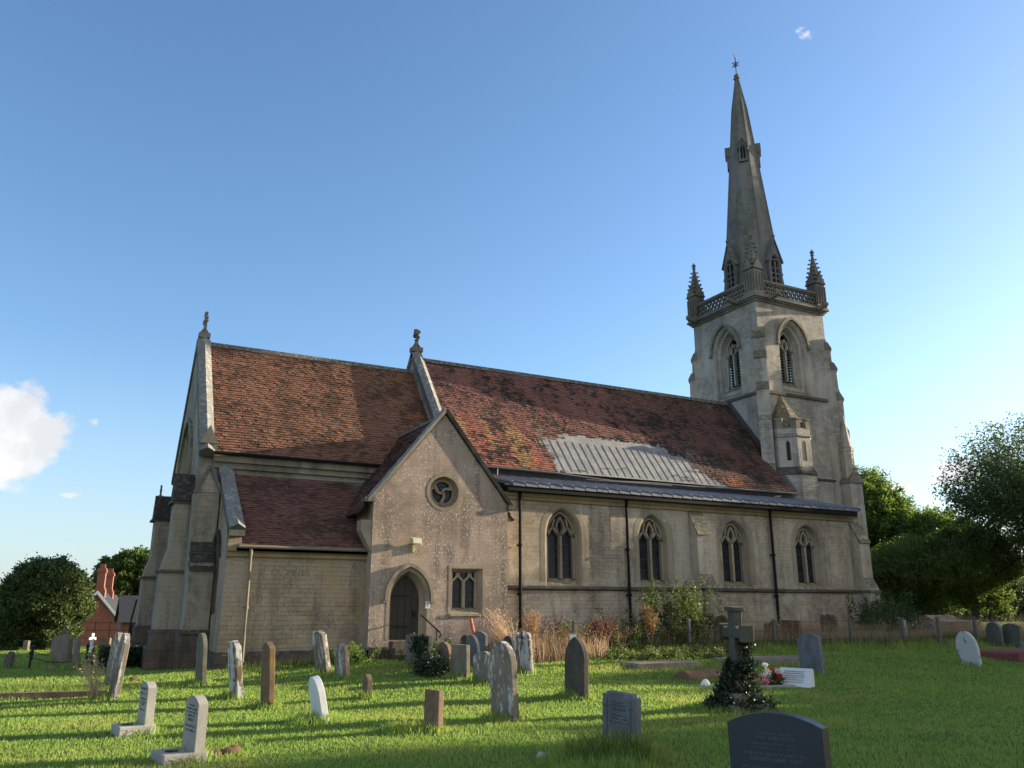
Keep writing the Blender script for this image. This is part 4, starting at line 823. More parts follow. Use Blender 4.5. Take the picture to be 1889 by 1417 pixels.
def gravestone(label, x, y, w, t, h, nang, lean, shape, mat, letters=0, plinth=0, group=None, cat='gravestone', z=None, ink='ink'):
    z = G(x, y) if z is None else z
    rz = R(nang + 90); s = math.atan2(y, x); a = abs(math.degrees(s) + 180 - (nang % 360)); a = min(a, 360 - a)
    rx, ry = (-R(lean) / max(.5, math.sin(R(a))), 0) if a > 52 else (0, R(lean) / max(.5, math.cos(R(a))))
    mb = MB(); o_ = outline(shape, w, h); base = [(-w / 2 * (1 if shape != 'oval' else .72), -.3), (w / 2 * (1 if shape != 'oval' else .72), -.3)]
    poly = base + o_; rnd = random.Random(int(x * 131 + y * 77))
    mb.prism(poly, lambda u, v, d: (u, d, v), -t / 2, t / 2)
    has = letters or plinth
    o = mb.build('slab' if has else 'gravestone', HS[mat], None, bevel=min(.012, t * .16))
    if has:
        r = thing('gravestone', label, cat, (x, y, z), group); o.parent = r; root = r
        if letters:
            yy = h - (.34 * w if shape in ('shoulder', 'gothic', 'round') else .16 * w) - .04
            for k in range(letters):
                mb = MB(); ll = w * rnd.uniform(.35, .78); u = -ll / 2; hh = rnd.choice((.018, .022, .03))
                while u < ll / 2:
                    c = rnd.uniform(.5, 1.1) * hh
                    if rnd.random() < .85:
                        q = rnd.random()
                        mb.box(u, u + .18 * hh, -t / 2 - .0015, -t / 2 + .002, yy, yy + hh)
                        if q < .75: mb.box(u, u + c * .6, -t / 2 - .0012, -t / 2 + .002, yy + (hh * .8 if q < .3 else hh * .42), yy + (hh * .98 if q < .3 else hh * .58))
                        if q > .4: mb.box(u + c * .55, u + c * .55 + .18 * hh, -t / 2 - .0015, -t / 2 + .002, yy, yy + hh * rnd.choice((.6, 1)))
                    u += c
                mb.build('lettering', MT[ink], None).parent = r; yy -= hh * 2.1
                if yy < .14: break
        if plinth:
            mb = MB(); mb.box(-w * .54, w * .54, -t * .9 - plinth, t * .8, -.1, .12); p_ = mb.build('plinth', HS[mat], None, bevel=.01); p_.parent = r
            mb = MB(); mb.lathe([(.07, .115), (.075, .128), (.055, .13)], 0, -t * .5 - plinth * .62, 14); mb.build('flower_holder', MT['iron'], None).parent = r
    else:
        root = tag(o, label, cat, group); o.location = (x, y, z)
    root.rotation_euler = (rx, ry, rz); STONES.append((x, y, w, rz)); return root
GR = 'weathered churchyard gravestones'
for a in (
 ('small dark headstone tilting to the right beside the chained plot', -1.12, 28.4, .5, .1, .45, -160, 10, 'round', 'dark'),
 ('tiny pale headstone standing alone before the round bush', -1.0, 39.5, .34, .1, .42, -150, 0, 'flat', 'grey'),
 ('broad rough slab of grey stone inside the chained plot', .2, 29.1, .9, .16, .86, -150, -2, 'rough', 'grey'),
 ('slender grey headstone just right of the broad rough slab', .58, 27.4, .5, .07, .82, -169, -2, 'flat', 'grey'),
 ('pale square-topped headstone behind the slender grey one', .55, 37.5, .5, .09, .42, -150, 0, 'flat', 'streak'),
 ('distant brown headstone to the right of the white cross', 1.75, 38.2, .5, .12, .5, -125, 0, 'flat', 'brown'),
 ('tall lichen-spotted headstone, rear one of the leaning pair', 1.16, 20.9, .5, .13, 1.14, -168, 4, 'shoulder', 'streak'),
 ('tall lichen-spotted headstone, front one of the leaning pair', 1.07, 17.8, .52, .1, 1.17, -172, 5, 'shoulder', 'streak'),
 ('low stone stump in the grass below the broad rough slab', -.03, 26., .3, .14, .16, -163, 0, 'round', 'grey'),
 ('tall thin round-topped headstone against the vestry corner', 2.92, 20.1, .6, .09, 1.09, -174, -3, 'round', 'green'),
 ('flaking white headstone with brown edge left of the buff downpipe', 3.12, 16.9, .5, .11, 1.04, -173, -7, 'bite', 'white'),
 ('rusty brown upright headstone with sloping top below the vestry wall', 3.36, 15.35, .5, .1, 1.1, -176, -3, 'peak', 'rust'),
 ('white-streaked headstone leaning left before the vestry wall', 5.76, 20.5, .55, .13, .98, -167, -11, 'bite', 'streak'),
 ('round-topped pale headstone right of the one leaning before the vestry', 5.8, 19.1, .5, .1, .75, -167, -5, 'round', 'streak'),
 ('white-faced round headstone leaning backward on a grassy mound', 3.68, 13.08, .5, .1, .66, -178, -12, 'round', 'marble'),
 ('little brown footstone in the sunlit grass', 5.15, 15.38, .3, .09, .42, 179, -1, 'round', 'brown'),
 ('stubby square brown stone in the sunlit foreground grass', 4.69, 11.16, .32, .09, .54, -165, 1, 'flat', 'brown'),
 ('big round-headed headstone mottled white in the middle of the lawn', 6.17, 11.87, .68, .1, 1.16, -177, -3, 'round', 'streak'),
 ('dark pointed headstone with white lichen dots near its foot', 8.72, 13.9, .65, .11, 1.09, -178, 1, 'gothic', 'dark'),
 ('wide flat headstone overgrown with ivy beside the porch steps', 7.75, 19.4, .95, .12, .74, -166, -1, 'flat', 'green'),
 ('cambered brown headstone next to the ivy-grown one', 7.89, 18.2, .58, .1, .68, -172, -1, 'round', 'brown'),
 ('plain square headstone in the row before the porch window', 7.89, 17.3, .62, .1, .7, -172, -1, 'flat', 'grey'),
 ('speckled headstone with a dipped top before the porch', 8.01, 16.4, .74, .09, .64, -174, 1, 'ogee', 'streak'),
 ('blue-grey round headstone leaning behind the speckled one', 9.12, 19.2, .55, .08, .74, -175, -6, 'round', 'slate'),
 ('small dark headstone right against the porch wall', 10.0, 21.6, .5, .08, .66, -176, -1, 'round', 'dark'),
 ('greenish headstone with a shouldered top below the porch window', 9.61, 19.9, .6, .08, .78, -172, 0, 'camber', 'slate'),
 ('dark low round headstone behind the big mottled one', 10.11, 19.3, .6, .07, .68, 179, 0, 'round', 'dark'),
 ('ornate scroll-topped headstone with flaking white face', 9.78, 17.85, .68, .09, .92, -177, -3, 'scroll', 'white'),
 ('grey square headstone standing before the wire fence', 16.44, 15.35, .72, .09, .96, 177, -2, 'ogee', 'slate'),
 ('white oval headstone with blistered paint leaning left on the shaded lawn', 22.73, 15.42, .66, .1, .95, 176, -9, 'oval', 'flake'),
 ('round-topped headstone, left one of the pair under the dark trees', 30.53, 19.7, .8, .1, .86, 160, 0, 'round', 'green'),
 ('cambered headstone, right one of the pair under the dark trees', 30.8, 19.2, .82, .1, .82, 162, 1, 'camber', 'green'),
 ('dark round headstone behind the ivy cross and the fence', 19.2, 21.6, .72, .1, 1.12, -176, 2, 'round', 'brown'),
 ('scalloped brown headstone in dry grass just left of the flat-topped one', 21.6, 21.8, .7, .1, .92, 178, 0, 'scroll', 'brown'),
 ('flat-topped brown headstone in the dry grass by the right downpipe', 22.6, 21.9, .9, .12, .95, 176, 0, 'flat', 'rust'),
 ('pointed brown headstone in the dry grass before the aisle corner', 24.7, 22.1, .75, .1, 1.15, 178, 0, 'scroll', 'brown'),
 ('low round headstone in dry grass beside the leafy corner shrub', 27.6, 22.4, .6, .1, .95, 178, 0, 'round', 'grey'),
 ('pale-topped wide headstone behind the third fence post', 28.4, 22.2, .95, .12, 1.0, 172, 0, 'camber', 'pale'),
 ('wide low cambered headstone behind the last fence posts', 29.8, 22.0, .95, .12, .85, 170, 0, 'camber', 'grey'),
): gravestone(*a, group=GR)
gravestone('pale granite headstone with curved shoulders, smaller and farther of two alike', 1.21, 12.93, .42, .11, .66, -171, 0, 'ogee', 'pale', 6, .27, 'pale granite headstones on plinths')
gravestone('pale granite headstone with curved shoulders, nearest the left corner', 1.54, 10.7, .46, .11, .7, -170, 0, 'ogee', 'pale', 7, .29, 'pale granite headstones on plinths')
d4 = gravestone('grey stepped headstone with two incised crosses in rank grass', 6.14, 8.8, .54, .1, .68, -167, 2, 'step', 'slate', 6, 0, None)
mb = MB()
for u in (-.19, .19): mb.box(u - .007, u + .007, -.052, -.049, .2, .6); mb.box(u - .045, u + .045, -.0518, -.049, .5, .513)
mb.build('incised_cross', MT['ink'], None).parent = d4
gravestone('big charcoal granite headstone with a bowed top in the near corner', 5.6, 5.68, .86, .13, .78, -160, -1, 'camber', 'granite', 8, 0, None, ink='ink_pale')
# marble desk tablet, kerb, flowers
t = thing('gravestone', 'low white marble tablet tilted back on its kerbed grave', 'gravestone', (14.2, 13.75, G(14.2, 13.75)))
mb = MB(); mb.prism([(-.14, 0), (.12, 0), (.12, .36), (.04, .38)], lambda u, v, d: (d, u, v), -.36, .36); mb.build('tablet', HS['marble'], None, bevel=.01).parent = t
rl = random.Random(4)
for k, zz in enumerate((.3, .26, .215, .175, .135, .09)):
    mb = MB(); u = -.26
    while u < .2: c = rl.uniform(.012, .035); mb.add([(u, -.146 + zz * .47, zz), (u + c, -.146 + zz * .47, zz), (u + c, -.146 + (zz + .016) * .47, zz + .016), (u, -.146 + (zz + .016) * .47, zz + .016)], [(0, 1, 2, 3)]); u += c + .012
    mb.build('lettering', MT['ink_pale'], None).parent = t
t.rotation_euler[2] = R(-160 + 90)
t = thing('grave_kerb', 'narrow white stone kerb framing the grave with the marble tablet', 'grave kerb', (13.3, 14.1, G(13.3, 14.1)))
for x0, x1, y0, y1 in ((-1.0, .8, -.36, -.28), (-1.0, .8, .28, .36), (-1.08, -1.0, -.36, .36)):
    mb = MB(); mb.box(x0, x1, y0, y1, -.1, .06); mb.build('kerb_stone', HS['pale'], None, bevel=.01).parent = t
t.rotation_euler[2] = R(-12)
def leaves(centers, n, spread, size, seed, squash=1., flat=.0, asp=.5):
    rg = np.random.default_rng(seed); C = np.repeat(np.asarray(centers, float), n, 0); N = len(C)
    P = C + rg.normal(0, 1, (N, 3)) * np.array([spread, spread, spread * squash])
    d = rg.normal(0, 1, (N, 3)); d[:, 2] *= (1 - flat); d /= np.linalg.norm(d, axis=1)[:, None] + 1e-9
    q = rg.normal(0, 1, (N, 3)); q -= (q * d).sum(1)[:, None] * d; q /= np.linalg.norm(q, axis=1)[:, None] + 1e-9
    L = size * rg.uniform(.6, 1.35, N)[:, None]
    V = np.stack([P - d * L * .5, P + q * L * asp * .5, P + d * L * .5, P - q * L * asp * .5], 1).reshape(-1, 3)
    return V, (np.arange(N)[:, None] * 4 + np.arange(4))
t = thing('flower_bouquet', 'pink, red and cream flowers heaped by the white marble tablet', 'flowers', (13.7, 13.95, G(13.7, 13.95)))
for nm, mt, c, sd in (('pink_blooms', 'pink', (-.12, .02, .15), 1), ('red_blooms', 'red', (.12, -.03, .2), 2), ('cream_blooms', 'white', (-.05, .05, .3), 3), ('foliage', 'weed', (0, 0, .1), 4)):
    rg = np.random.default_rng(sd); cs = np.array(c) + rg.normal(0, .07, (9, 3)); V, F = leaves(cs, 40, .03, .05, sd, asp=.8); np_mesh(nm, V, F, LF[mt]).parent = t
t = thing('stone_vase', 'white domed stone vase at the foot of the kerbed grave', 'vase', (12.29, 14.45, G(12.29, 14.45)))
mb = MB(); mb.lathe([(.08, -.05), (.1, .02), (.105, .07), (.07, .13), (.04, .15)], 0, 0, 12); mb.build('vase_body', HS['marble'], None, True).parent = t
mb = MB(); mb.lathe([(.04, .145), (.05, .16), (.02, .17)], 0, 0, 10); mb.build('vase_rim', HS['marble'], None).parent = t
t = tag(MB().prism([(-.26, -.1), (.26, -.1), (.24, .07), (.1, .2), (-.1, .2), (-.24, .07)], lambda u, v, d: (d, u, v), -.95, .95).build('coped_grave', HS['rust'], None, bevel=.015), 'long coped stone grave cover half sunk in the lawn', 'grave cover')
t.location = (13.5, 15.75, G(13.5, 15.7)); t.rotation_euler[2] = R(12)
for x, y, l, w_, lab, m_ in ((13.5, 17.7, .95, .6, 'flat grey ledger stone lying in rough grass before the weeds', 'grey'), (17.3, 17.8, 1.5, .7, 'long flat ledger stone half hidden behind the ivy cross', 'grey'), (26.8, 16.4, 1.6, .9, 'low red granite kerb at the right edge of the lawn', 'redgr'), (29.6, 20.9, 1.2, .7, 'low chest tomb between the white oval headstone and the trees', 'dark')):
    o = tag(MB().prism([(-l, -.2), (l, -.2), (l, .16), (l - .05, .21), (-l + .05, .21), (-l, .16)], lambda u, v, d: (u, d, v), -w_, w_ if m_ != 'grey' else .5).build('ledger_tomb', HS[m_], None, bevel=.012), lab, 'tomb')
    o.location = (x, y, G(x, y) - (.1 if m_ == 'grey' else 0)); o.rotation_euler[2] = R(-3)
for i, (x, y) in enumerate(((33.5, 24.0), (35.5, 24.6))):
    t = thing('table_tomb', ('pale table tomb with a hipped lid under the trees', 'second table tomb, flat-lidded, behind the dry grass at right')[i], 'tomb', (x, y, G(x, y)))
    mb = MB(); mb.box(-.8, .8, -.4, .4, -.1, .72); mb.build('chest', HS['grey'], None, bevel=.02).parent = t
    mb = MB(); mb.prism([(-.5, .72), (.5, .72), (.5, .8), (0, .8 + (.25 if i == 0 else .02)), (-.5, .8)], lambda u, v, d: (d, u, v), -.92, .92); mb.build('lid', HS['grey'], None, bevel=.02).parent = t
# stone cross with ivy
t = thing('stone_cross', 'tall lichened stone cross rising from an ivy-smothered stepped base', 'cross', (10.25, 11.24, G(10.25, 11.24)))
cm = lambda u, v, d: (u, d, v)
mb = MB(); mb.prism([(-.1, .45), (.1, .45), (.085, 1.16), (.16, 1.17), (.3, 1.15), (.3, 1.34), (.16, 1.32), (.09, 1.36), (.1, 1.62), (-.1, 1.62), (-.09, 1.36), (-.16, 1.32), (-.3, 1.34), (-.3, 1.15), (-.16, 1.17), (-.085, 1.16)], cm, -.085, .085); mb.build('cross_head', HS['crossst'], None, bevel=.015).parent = t
mb = MB(); mb.prism([(-.13, 1.6), (.13, 1.6), (.12, 1.67), (-.12, 1.67)], cm, -.12, .12); mb.build('cap', HS['crossst'], None, bevel=.01).parent = t
for s_ in (-1, 1): mb = MB(); mb.prism([(s_ * .28, 1.11), (s_ * .345, 1.1), (s_ * .345, 1.39), (s_ * .28, 1.38)], cm, -.13, .13); mb.build('arm_end', HS['crossst'], None, bevel=.02).parent = t
for k, (a_, z0, z1) in enumerate(((.46, -.1, .14), (.32, .14, .3), (.2, .3, .5))):
    mb = MB(); mb.box(-a_, a_, -a_ * .85, a_ * .85, z0, z1); mb.build('base_step', HS['grey'], None, bevel=.015).parent = t
t.rotation_euler = (0, R(2), R(172 + 90))
rg = np.random.default_rng(11); cs = []
for i in range(420):
    hgt = rg.uniform(0, 1) ** 1.5; a_ = rg.uniform(0, 6.28); r_ = (.43 - .3 * min(1, hgt * 1.25)) * rg.uniform(.75, 1.05); cs.append((10.25 + r_ * math.cos(a_) * 1.05, 11.24 + r_ * math.sin(a_), G(10, 11) + .04 + hgt * .72))
for i in range(60): cs.append((10.25 + .1 + rg.normal(0, .05), 11.24 - .13 + rg.normal(0, .05), rg.uniform(.5, 1.15)))
for i in range(50): a_ = rg.uniform(0, 6.28); cs.append((10.25 + rg.uniform(.35, .62) * math.cos(a_), 11.24 + rg.uniform(.35, .62) * math.sin(a_), rg.uniform(.02, .16)))
V, F = leaves(cs, 26, .05, .05, 12, asp=.85); tag(np_mesh('ivy', V, F, LF['ivy']), 'dark ivy heaped over the base of the stone cross', 'ivy')
rg = np.random.default_rng(13); cs = [(7.75 + rg.normal(.05, .06), 19.35 + rg.uniform(-.42, .3), .3 + rg.uniform(0, .72)) for _ in range(60)]
cs = [(7.68 - .02 * rg.random(), 19.0 + rg.uniform(-.1, .8), G(7.7, 19) + .74 - abs(rg.normal(0, .25))) for _ in range(110)]
V, F = leaves(cs, 24, .035, .045, 14, asp=.85); tag(np_mesh('ivy', V, F, LF['ivy']), 'ivy trailing over the wide flat headstone by the porch steps', 'ivy')
rg = np.random.default_rng(15); cs = [(7.5 + rg.normal(0, .15), 18.1 + rg.normal(0, .24), G(7.4, 17.8) + abs(rg.normal(.12, .15))) for _ in range(110)]
V, F = leaves(cs, 26, .07, .07, 16, asp=.6); tag(np_mesh('shrub', V, F, LF['ivy']), 'dark leafy bush spilling between the headstones before the porch', 'shrub')
# small marks on the lawn
for i, (x, y, r_, lab) in enumerate(((1.71, 22.1, .13, 'molehill of dark earth far back on the left lawn'), (1.78, 10.9, .1, 'small molehill touching the nearest pale granite headstone'), (2.0, 10.95, .12, 'brown molehill in the open grass right of the pale headstones'))):
    tag(MB().blob((x, y, G(x, y) + .01), r_, (1, 1, .55), i, .3, 12, 8).build('molehill', MT['soil'], None, True), lab, 'molehill')
tag(MB().blob((6.3, 7.6, G(6.3, 7.6) + .02), .07, (1.2, .8, .6), 5, .2).build('stone', HS['pale'], None, True), 'smooth pale stone lying in the grass left of the stepped headstone', 'stone').location = (-1.2, 1.3, 0)
t = thing('grave_kerb', 'old low brick and stone kerb under long grass at the left edge', 'grave kerb', (0, 18.7, 0))
mb = MB(); mb.prism([(-2.2, 18.95), (1.0, 18.35), (1.02, 18.5), (-2.2, 19.1)], lambda u, v, d: (u, v, d), -.1, .12); mb.build('kerb_stone', HS['brown'], None).parent = t; t.children[0].location = (0, -18.7, 0)
mb = MB(); mb.prism([(-2.2, 20.45), (1.0, 19.95), (1.02, 20.1), (-2.2, 20.6)], lambda u, v, d: (u, v, d), -.1, .1); mb.build('kerb_stone', HS['brown'], None).parent = t; t.children[1].location = (0, -18.7, 0)
t = thing('chain_surround', 'black iron posts with slack chains around the broad rough slab', 'railing', (.2, 29.5, 0))
bp = [(-.55, 27.7), (1.03, 28.0), (.96, 31.2), (-.6, 31.4)]
for x, y in bp:
    mb = MB(); z = G(x, y); mb.lathe([(.035, z - .1), (.03, z + .3), (.05, z + .32), (.03, z + .36), (.065, z + .43), (.03, z + .5), (.01, z + .54)], x, y, 8); mb.build('post', MT['iron'], t)
for i in range(4):
    (x0, y0), (x1, y1) = bp[i], bp[(i + 1) % 4]; mb = MB(); mb.tube([(x0 + (x1 - x0) * k / 8, y0 + (y1 - y0) * k / 8, .3 - .16 * (1 - (k / 4 - 1) ** 2)) for k in range(9)], .011, 5); mb.build('chain', MT['iron'], t)
t = thing('stone_cross', 'small white marble cross on steps beyond the chained plot', 'cross', (1.3, 38.4, G(1.3, 38.4)))
mb = MB(); mb.prism([(-.045, .1), (.045, .1), (.045, .42), (.14, .42), (.14, .52), (.045, .52), (.045, .68), (-.045, .68), (-.045, .52), (-.14, .52), (-.14, .42), (-.045, .42)], cm, -.04, .04); mb.build('cross_shaft', HS['marble'], None).parent = t
mb = MB(); mb.lathe([(.2, -.1), (.19, .06), (.12, .08), (.09, .16)], 0, 0, 4, math.pi / 4); mb.build('base_step', HS['marble'], None).parent = t
t.rotation_euler[2] = R(30)
t = tag(MB().prism([(-.05, -.1), (.05, -.1), (.05, .55), (.2, .55), (.2, .68), (.05, .68), (.05, .85), (-.05, .85), (-.05, .68), (-.2, .68), (-.2, .55), (-.05, .55)], cm, -.025, .025).build('wooden_cross', MT['pipe_buff'], None), 'plain ochre wooden cross behind the broad rough slab', 'cross'); t.location = (.25, 33.5, .15); t.rotation_euler[2] = R(40)
t = thing('hand_rail', 'grey post with a rail at the end of the dark clipped hedge', 'railing', (1.7, 26.6, 0))
mb = MB(); mb.box(1.66, 1.74, 26.56, 26.64, -.1, .56); mb.build('post', MT['wood'], t); mb = MB(); mb.box(1.3, 2.6, 27.9, 27.96, .5, .56); mb.build('rail', MT['white_paint'], t)
V, F = leaves(np.random.default_rng(3).uniform((1.2, 27.0, 0), (2.6, 27.7, .52), (700, 3)), 22, .05, .06, 8, asp=.6); tag(np_mesh('clipped_hedge', V, F, LF['ivy']), 'low dark clipped hedge beside the church east buttresses', 'hedge')
# wire fence
t = thing('wire_fence', 'low wire fence on grey posts in front of the dry grass', 'fence', (24, 20.6, .28))
fpx = [(12.9, 20.6), (17.0, 20.6), (20.6, 20.7), (24.2, 20.75), (26.7, 20.6), (28.1, 20.2), (30.5, 20.4)]
for i, (x, y) in enumerate(fpx):
    mb = MB(); z = G(x, y); mb.box(x - .045, x + .045, y - .045, y + .045, z - .2, z + 1.02); mb.build('post', MT['wood'], t, bevel=.008)
for zz in (.35, .65, .95):
    mb = MB(); mb.tube([(x, y - .05, G(x, y) + zz - (.02 if i % 2 else 0)) for i, (x, y) in enumerate(fpx)], .005, 4); mb.build('wire', MT['iron'], t)
t = thing('notice_plate', 'small white sign on a stake among the red dock stems', 'sign', (11.6, 18.6, G(11.6, 18.6)))
mb = MB(); mb.box(-.08, .08, -.01, .01, .5, .72); mb.build('plate', MT['white'], None).parent = t
mb = MB(); mb.box(-.015, .015, .0101, .03, -.1, .7); mb.build('stake', MT['wood'], None).parent = t; t.rotation_euler[2] = R(-35)
tag(MB().tube([(10.15, 21.0, .2), (9.9, 21.1, 1.35)], .045, 8).build('plastic_pole', MT['redpaint'], None), 'faded red plastic pole leaning behind the headstones by the porch', 'pole')
# ------------------------------------------------------------------ grass
def blades(P, h, w, seed, bend=.35, seg=1):
    rg = np.random.default_rng(seed); N = len(P); a = rg.uniform(0, 2 * np.pi, N); b = rg.uniform(0, 2 * np.pi, N)
    wd = np.stack([np.cos(a), np.sin(a), np.zeros(N)], 1) * (w * .5)[:, None]; bd = np.stack([np.cos(b), np.sin(b), np.zeros(N)], 1) * (h * bend * rg.uniform(.3, 1.3, N))[:, None]
    up = np.zeros((N, 3)); up[:, 2] = h
    mid = P + up * .55 + bd * .35; tip = P + up + bd
    V = np.stack([P - wd, P + wd, mid + wd * .7, mid - wd * .7, tip], 1)
    return V
def blade_mesh(name, V, mat, parent=None):
    N = len(V); o = np.arange(N)[:, None] * 5
    # quad (0,1,2,3) plus a tip triangle, stored as a degenerate-free pair of triangles set
    F = np.concatenate([o + np.array([0, 1, 2]), o + np.array([0, 2, 3]), o + np.array([3, 2, 4])], 0)
    return np_mesh(name, V.reshape(-1, 3), F, mat, parent)
rg = np.random.default_rng(21)
def blocked(x, y):
    b = ((x > 3.7) & (y > 23.42)) | ((x > 7.55) & (x < 12.1) & (y > 22.85)) | ((x > 2.2) & (y > 25)) | ((x > 8.2) & (x < 9.5) & (y > 21.8))
    return b
NBL = 520000
u = rg.random(NBL); r0, r1, ex = 4.3, 46., .3
r_ = (r0 ** ex + u * (r1 ** ex - r0 ** ex)) ** (1 / ex); th = R(62.1) + R(39) * (2 * rg.random(NBL) - 1)
gx, gy = r_ * np.cos(th), r_ * np.sin(th)
k = ~blocked(gx, gy); gx, gy, r_ = gx[k], gy[k], r_[k]
def lump(x, y): return .5 + .25 * np.sin(x * 1.7 + 2 * np.sin(y * .9)) + .25 * np.sin(y * 2.3 + 1.5 * np.sin(x * 1.1))
hh = (.02 + .024 * rg.random(len(gx)) + .02 * lump(gx, gy))
longg = np.zeros(len(gx))
def patch(cx, cy, rx, ry, amp):
    global longg
    longg = np.maximum(longg, amp * np.clip(1.25 - ((gx - cx) / rx) ** 2 - ((gy - cy) / ry) ** 2, 0, 1))
for x, y, w, rz in STONES: patch(x - .05, y - .02, .16 + w * .3, .2 + w * .34, .16)
patch(-.6, 19.5, 1.8, 1.0, .2); patch(5.65, 8.35, .8, .6, .3); patch(4.9, 7.3, .7, .5, .24); patch(10.25, 11.24, .9, .9, .12); patch(13.2, 14.2, 1.2, .6, .07)
patch(4.4, 11.3, .45, .4, .14); patch(3.6, 12.95, .5, .45, .14); patch(14, 17.6, 2.2, .7, .1)
for x in np.arange(11.5, 33, 1.0): patch(x, 20.15 + .25 * math.sin(x * 1.9), .8, .6, .3 if x > 15 else .22)
hh = hh * (1 + .3 * (r_ > 20)) + longg * rg.uniform(.35, 1.1, len(gx))
P = np.stack([gx, gy, gz(gx, gy) - .005], 1)
V = blades(P, hh, .0075 * (r_ / 8) ** .8 * (1 + .4 * rg.random(len(gx))), 22, .55)
kind(blade_mesh('lawn_grass', V, MT['blade']), 'stuff')
def strands(name, cx0, cx1, cy0, cy1, n, h0, h1, mat, seed, w=.012, bend=.3, heads=0, mask=None):
    rg = np.random.default_rng(seed); x = rg.uniform(cx0, cx1, n); y = rg.uniform(cy0, cy1, n)
    if mask is not None: m_ = mask(x, y, rg); x, y = x[m_], y[m_]
    h = rg.uniform(h0, h1, len(x)) * (.75 + .4 * lump(x * 1.3, y)); P = np.stack([x, y, gz(x, y)], 1); V = blades(P, h, np.full(len(x), w) * rg.uniform(.7, 1.3, len(x)), seed + 1, bend)
    if not heads: return kind(blade_mesh(name, V, LF[mat]), 'stuff')
    tip = V[:, 4]; Vh, Fh = leaves(tip, heads, .018, .035, seed + 2, 2.2, asp=.4); N = len(V); o = np.arange(N)[:, None] * 5
    F3 = np.concatenate([o + np.array([0, 1, 2]), o + np.array([0, 2, 3]), o + np.array([3, 2, 4])], 0); b = N * 5
    F3 = np.concatenate([F3, Fh[:, [0, 1, 2]] + b, Fh[:, [0, 2, 3]] + b], 0)
    return kind(np_mesh(name, np.concatenate([V.reshape(-1, 3), Vh]), F3, LF[mat]), 'stuff')
strands('dry_grass', 12.3, 37, 20.75, 23.6, 21000, .25, .85, 'straw', 31, .011, .35, 2)
strands('dry_grass', 10.6, 13.2, 19.2, 22.6, 2600, .35, .8, 'straw', 34, .012, .35, 1)
strands('dry_grass', 12.3, 38, 20.8, 23.8, 2600, .7, 1.15, 'pale_straw', 43, .009, .35, 3)
strands('rank_grass', 11, 34, 20.3, 23.2, 19000, .15, .55, 'tussock', 37, .014, .45)
strands('rank_grass', 5.0, 6.15, 7.7, 8.75, 1500, .14, .42, 'tussock', 45, .007, .6, mask=lambda x, y, g: ((x - 5.55) / .58) ** 2 + ((y - 8.2) / .52) ** 2 < g.uniform(.3, 1, len(x)))
strands('rank_grass', 4.4, 5.4, 6.7, 7.6, 1100, .12, .36, 'tussock', 47, .007, .6, mask=lambda x, y, g: ((x - 4.9) / .5) ** 2 + ((y - 7.15) / .45) ** 2 < g.uniform(.3, 1, len(x)))
strands('rank_grass', 3.9, 12, 22.2, 23.4, 1600, .12, .3, 'tussock', 39, .012, .5, mask=lambda x, y, g: ~blocked(x, y))
def plume(name, label, x, y, n, h, spread, lean, mat, seed, heads, cat='grass clump', w=.012):
    rg = np.random.default_rng(seed); P = np.stack([x + rg.normal(0, spread * .35, n), y + rg.normal(0, spread * .35, n), np.full(n, G(x, y))], 1)
    H = h * rg.uniform(.6, 1.08, n); d = rg.normal(0, spread, (n, 2)) + np.array(lean)
    V = blades(P, H, np.full(n, w), seed + 1, .05); V[:, 2:4, :2] += d[:, None, :] * .4; V[:, 4, :2] += d
    tip = np.concatenate([V[:, 4] * (1 - q) + V[:, 2] * q for q in (0, .25, .5)], 0); Vh, Fh = leaves(tip, heads, .016, .045, seed + 2, 2., asp=.35); o = np.arange(n)[:, None] * 5; b = n * 5
    F3 = np.concatenate([o + np.array([0, 1, 2]), o + np.array([0, 2, 3]), o + np.array([3, 2, 4]), Fh[:, [0, 1, 2]] + b, Fh[:, [0, 2, 3]] + b], 0)
    return tag(np_mesh(name, np.concatenate([V.reshape(-1, 3), Vh]), F3, LF[mat]), label, cat)
plume('grass_clump', 'bleached feathery grass arching left at the porch corner', 10.95, 20.6, 150, 1.25, .2, (-.5, .1), 'pale_straw', 51, 2)
plume('grass_clump', 'orange seeding stems right of the bleached grass', 11.75, 21.0, 60, 1.2, .12, (0, 0), 'orange', 54, 14)
plume('grass_clump', 'russet stems below the first aisle window', 12.8, 21.3, 60, 1.05, .3, (0, 0), 'dock', 57, 10)
plume('dock_stems', 'dark red dock stems behind the small white sign', 13.2, 19.9, 60, .95, .22, (.1, 0), 'dock', 60, 22, 'weed')
plume('dock_stems', 'red-brown dock stems left of the second downpipe', 14.2, 20.9, 45, 1.0, .25, (0, 0), 'dock', 63, 18, 'weed')
plume('grass_clump', 'orange seeding stems against the green sapling bush', 15.85, 21.0, 55, 1.35, .12, (-.1, 0), 'orange', 66, 16)
plume('grass_clump', 'wispy straw tuft at the foot of the tall leaning pair', .75, 17.9, 60, .75, .14, (-.12, 0), 'pale_straw', 69, 3)
def weeds(label, x0, x1, y0, y1, n, h, mat, seed, name='weed_clump', size=.07, per=16):
    rg = np.random.default_rng(seed); cs = []
    for i in range(n):
        x, y = rg.uniform(x0, x1), rg.uniform(y0, y1); H = h * rg.uniform(.5, 1.05); lx, ly = rg.normal(0, .12, 2)
        for q in np.linspace(.2, 1, 7): cs.append((x + lx * q, y + ly * q, G(x, y) + H * q))
    V, F = leaves(cs, per, .055, size, seed + 1, asp=.5); return tag(np_mesh(name, V, F, LF[mat]), label, 'weeds')
weeds('green nettles and weeds below the first aisle window', 12.6, 15.0, 20.6, 22.6, 38, .85, 'weed', 71)
weeds('tall green weeds left of the sapling bush', 15.0, 17.0, 20.4, 22.6, 42, 1.0, 'weed', 73)
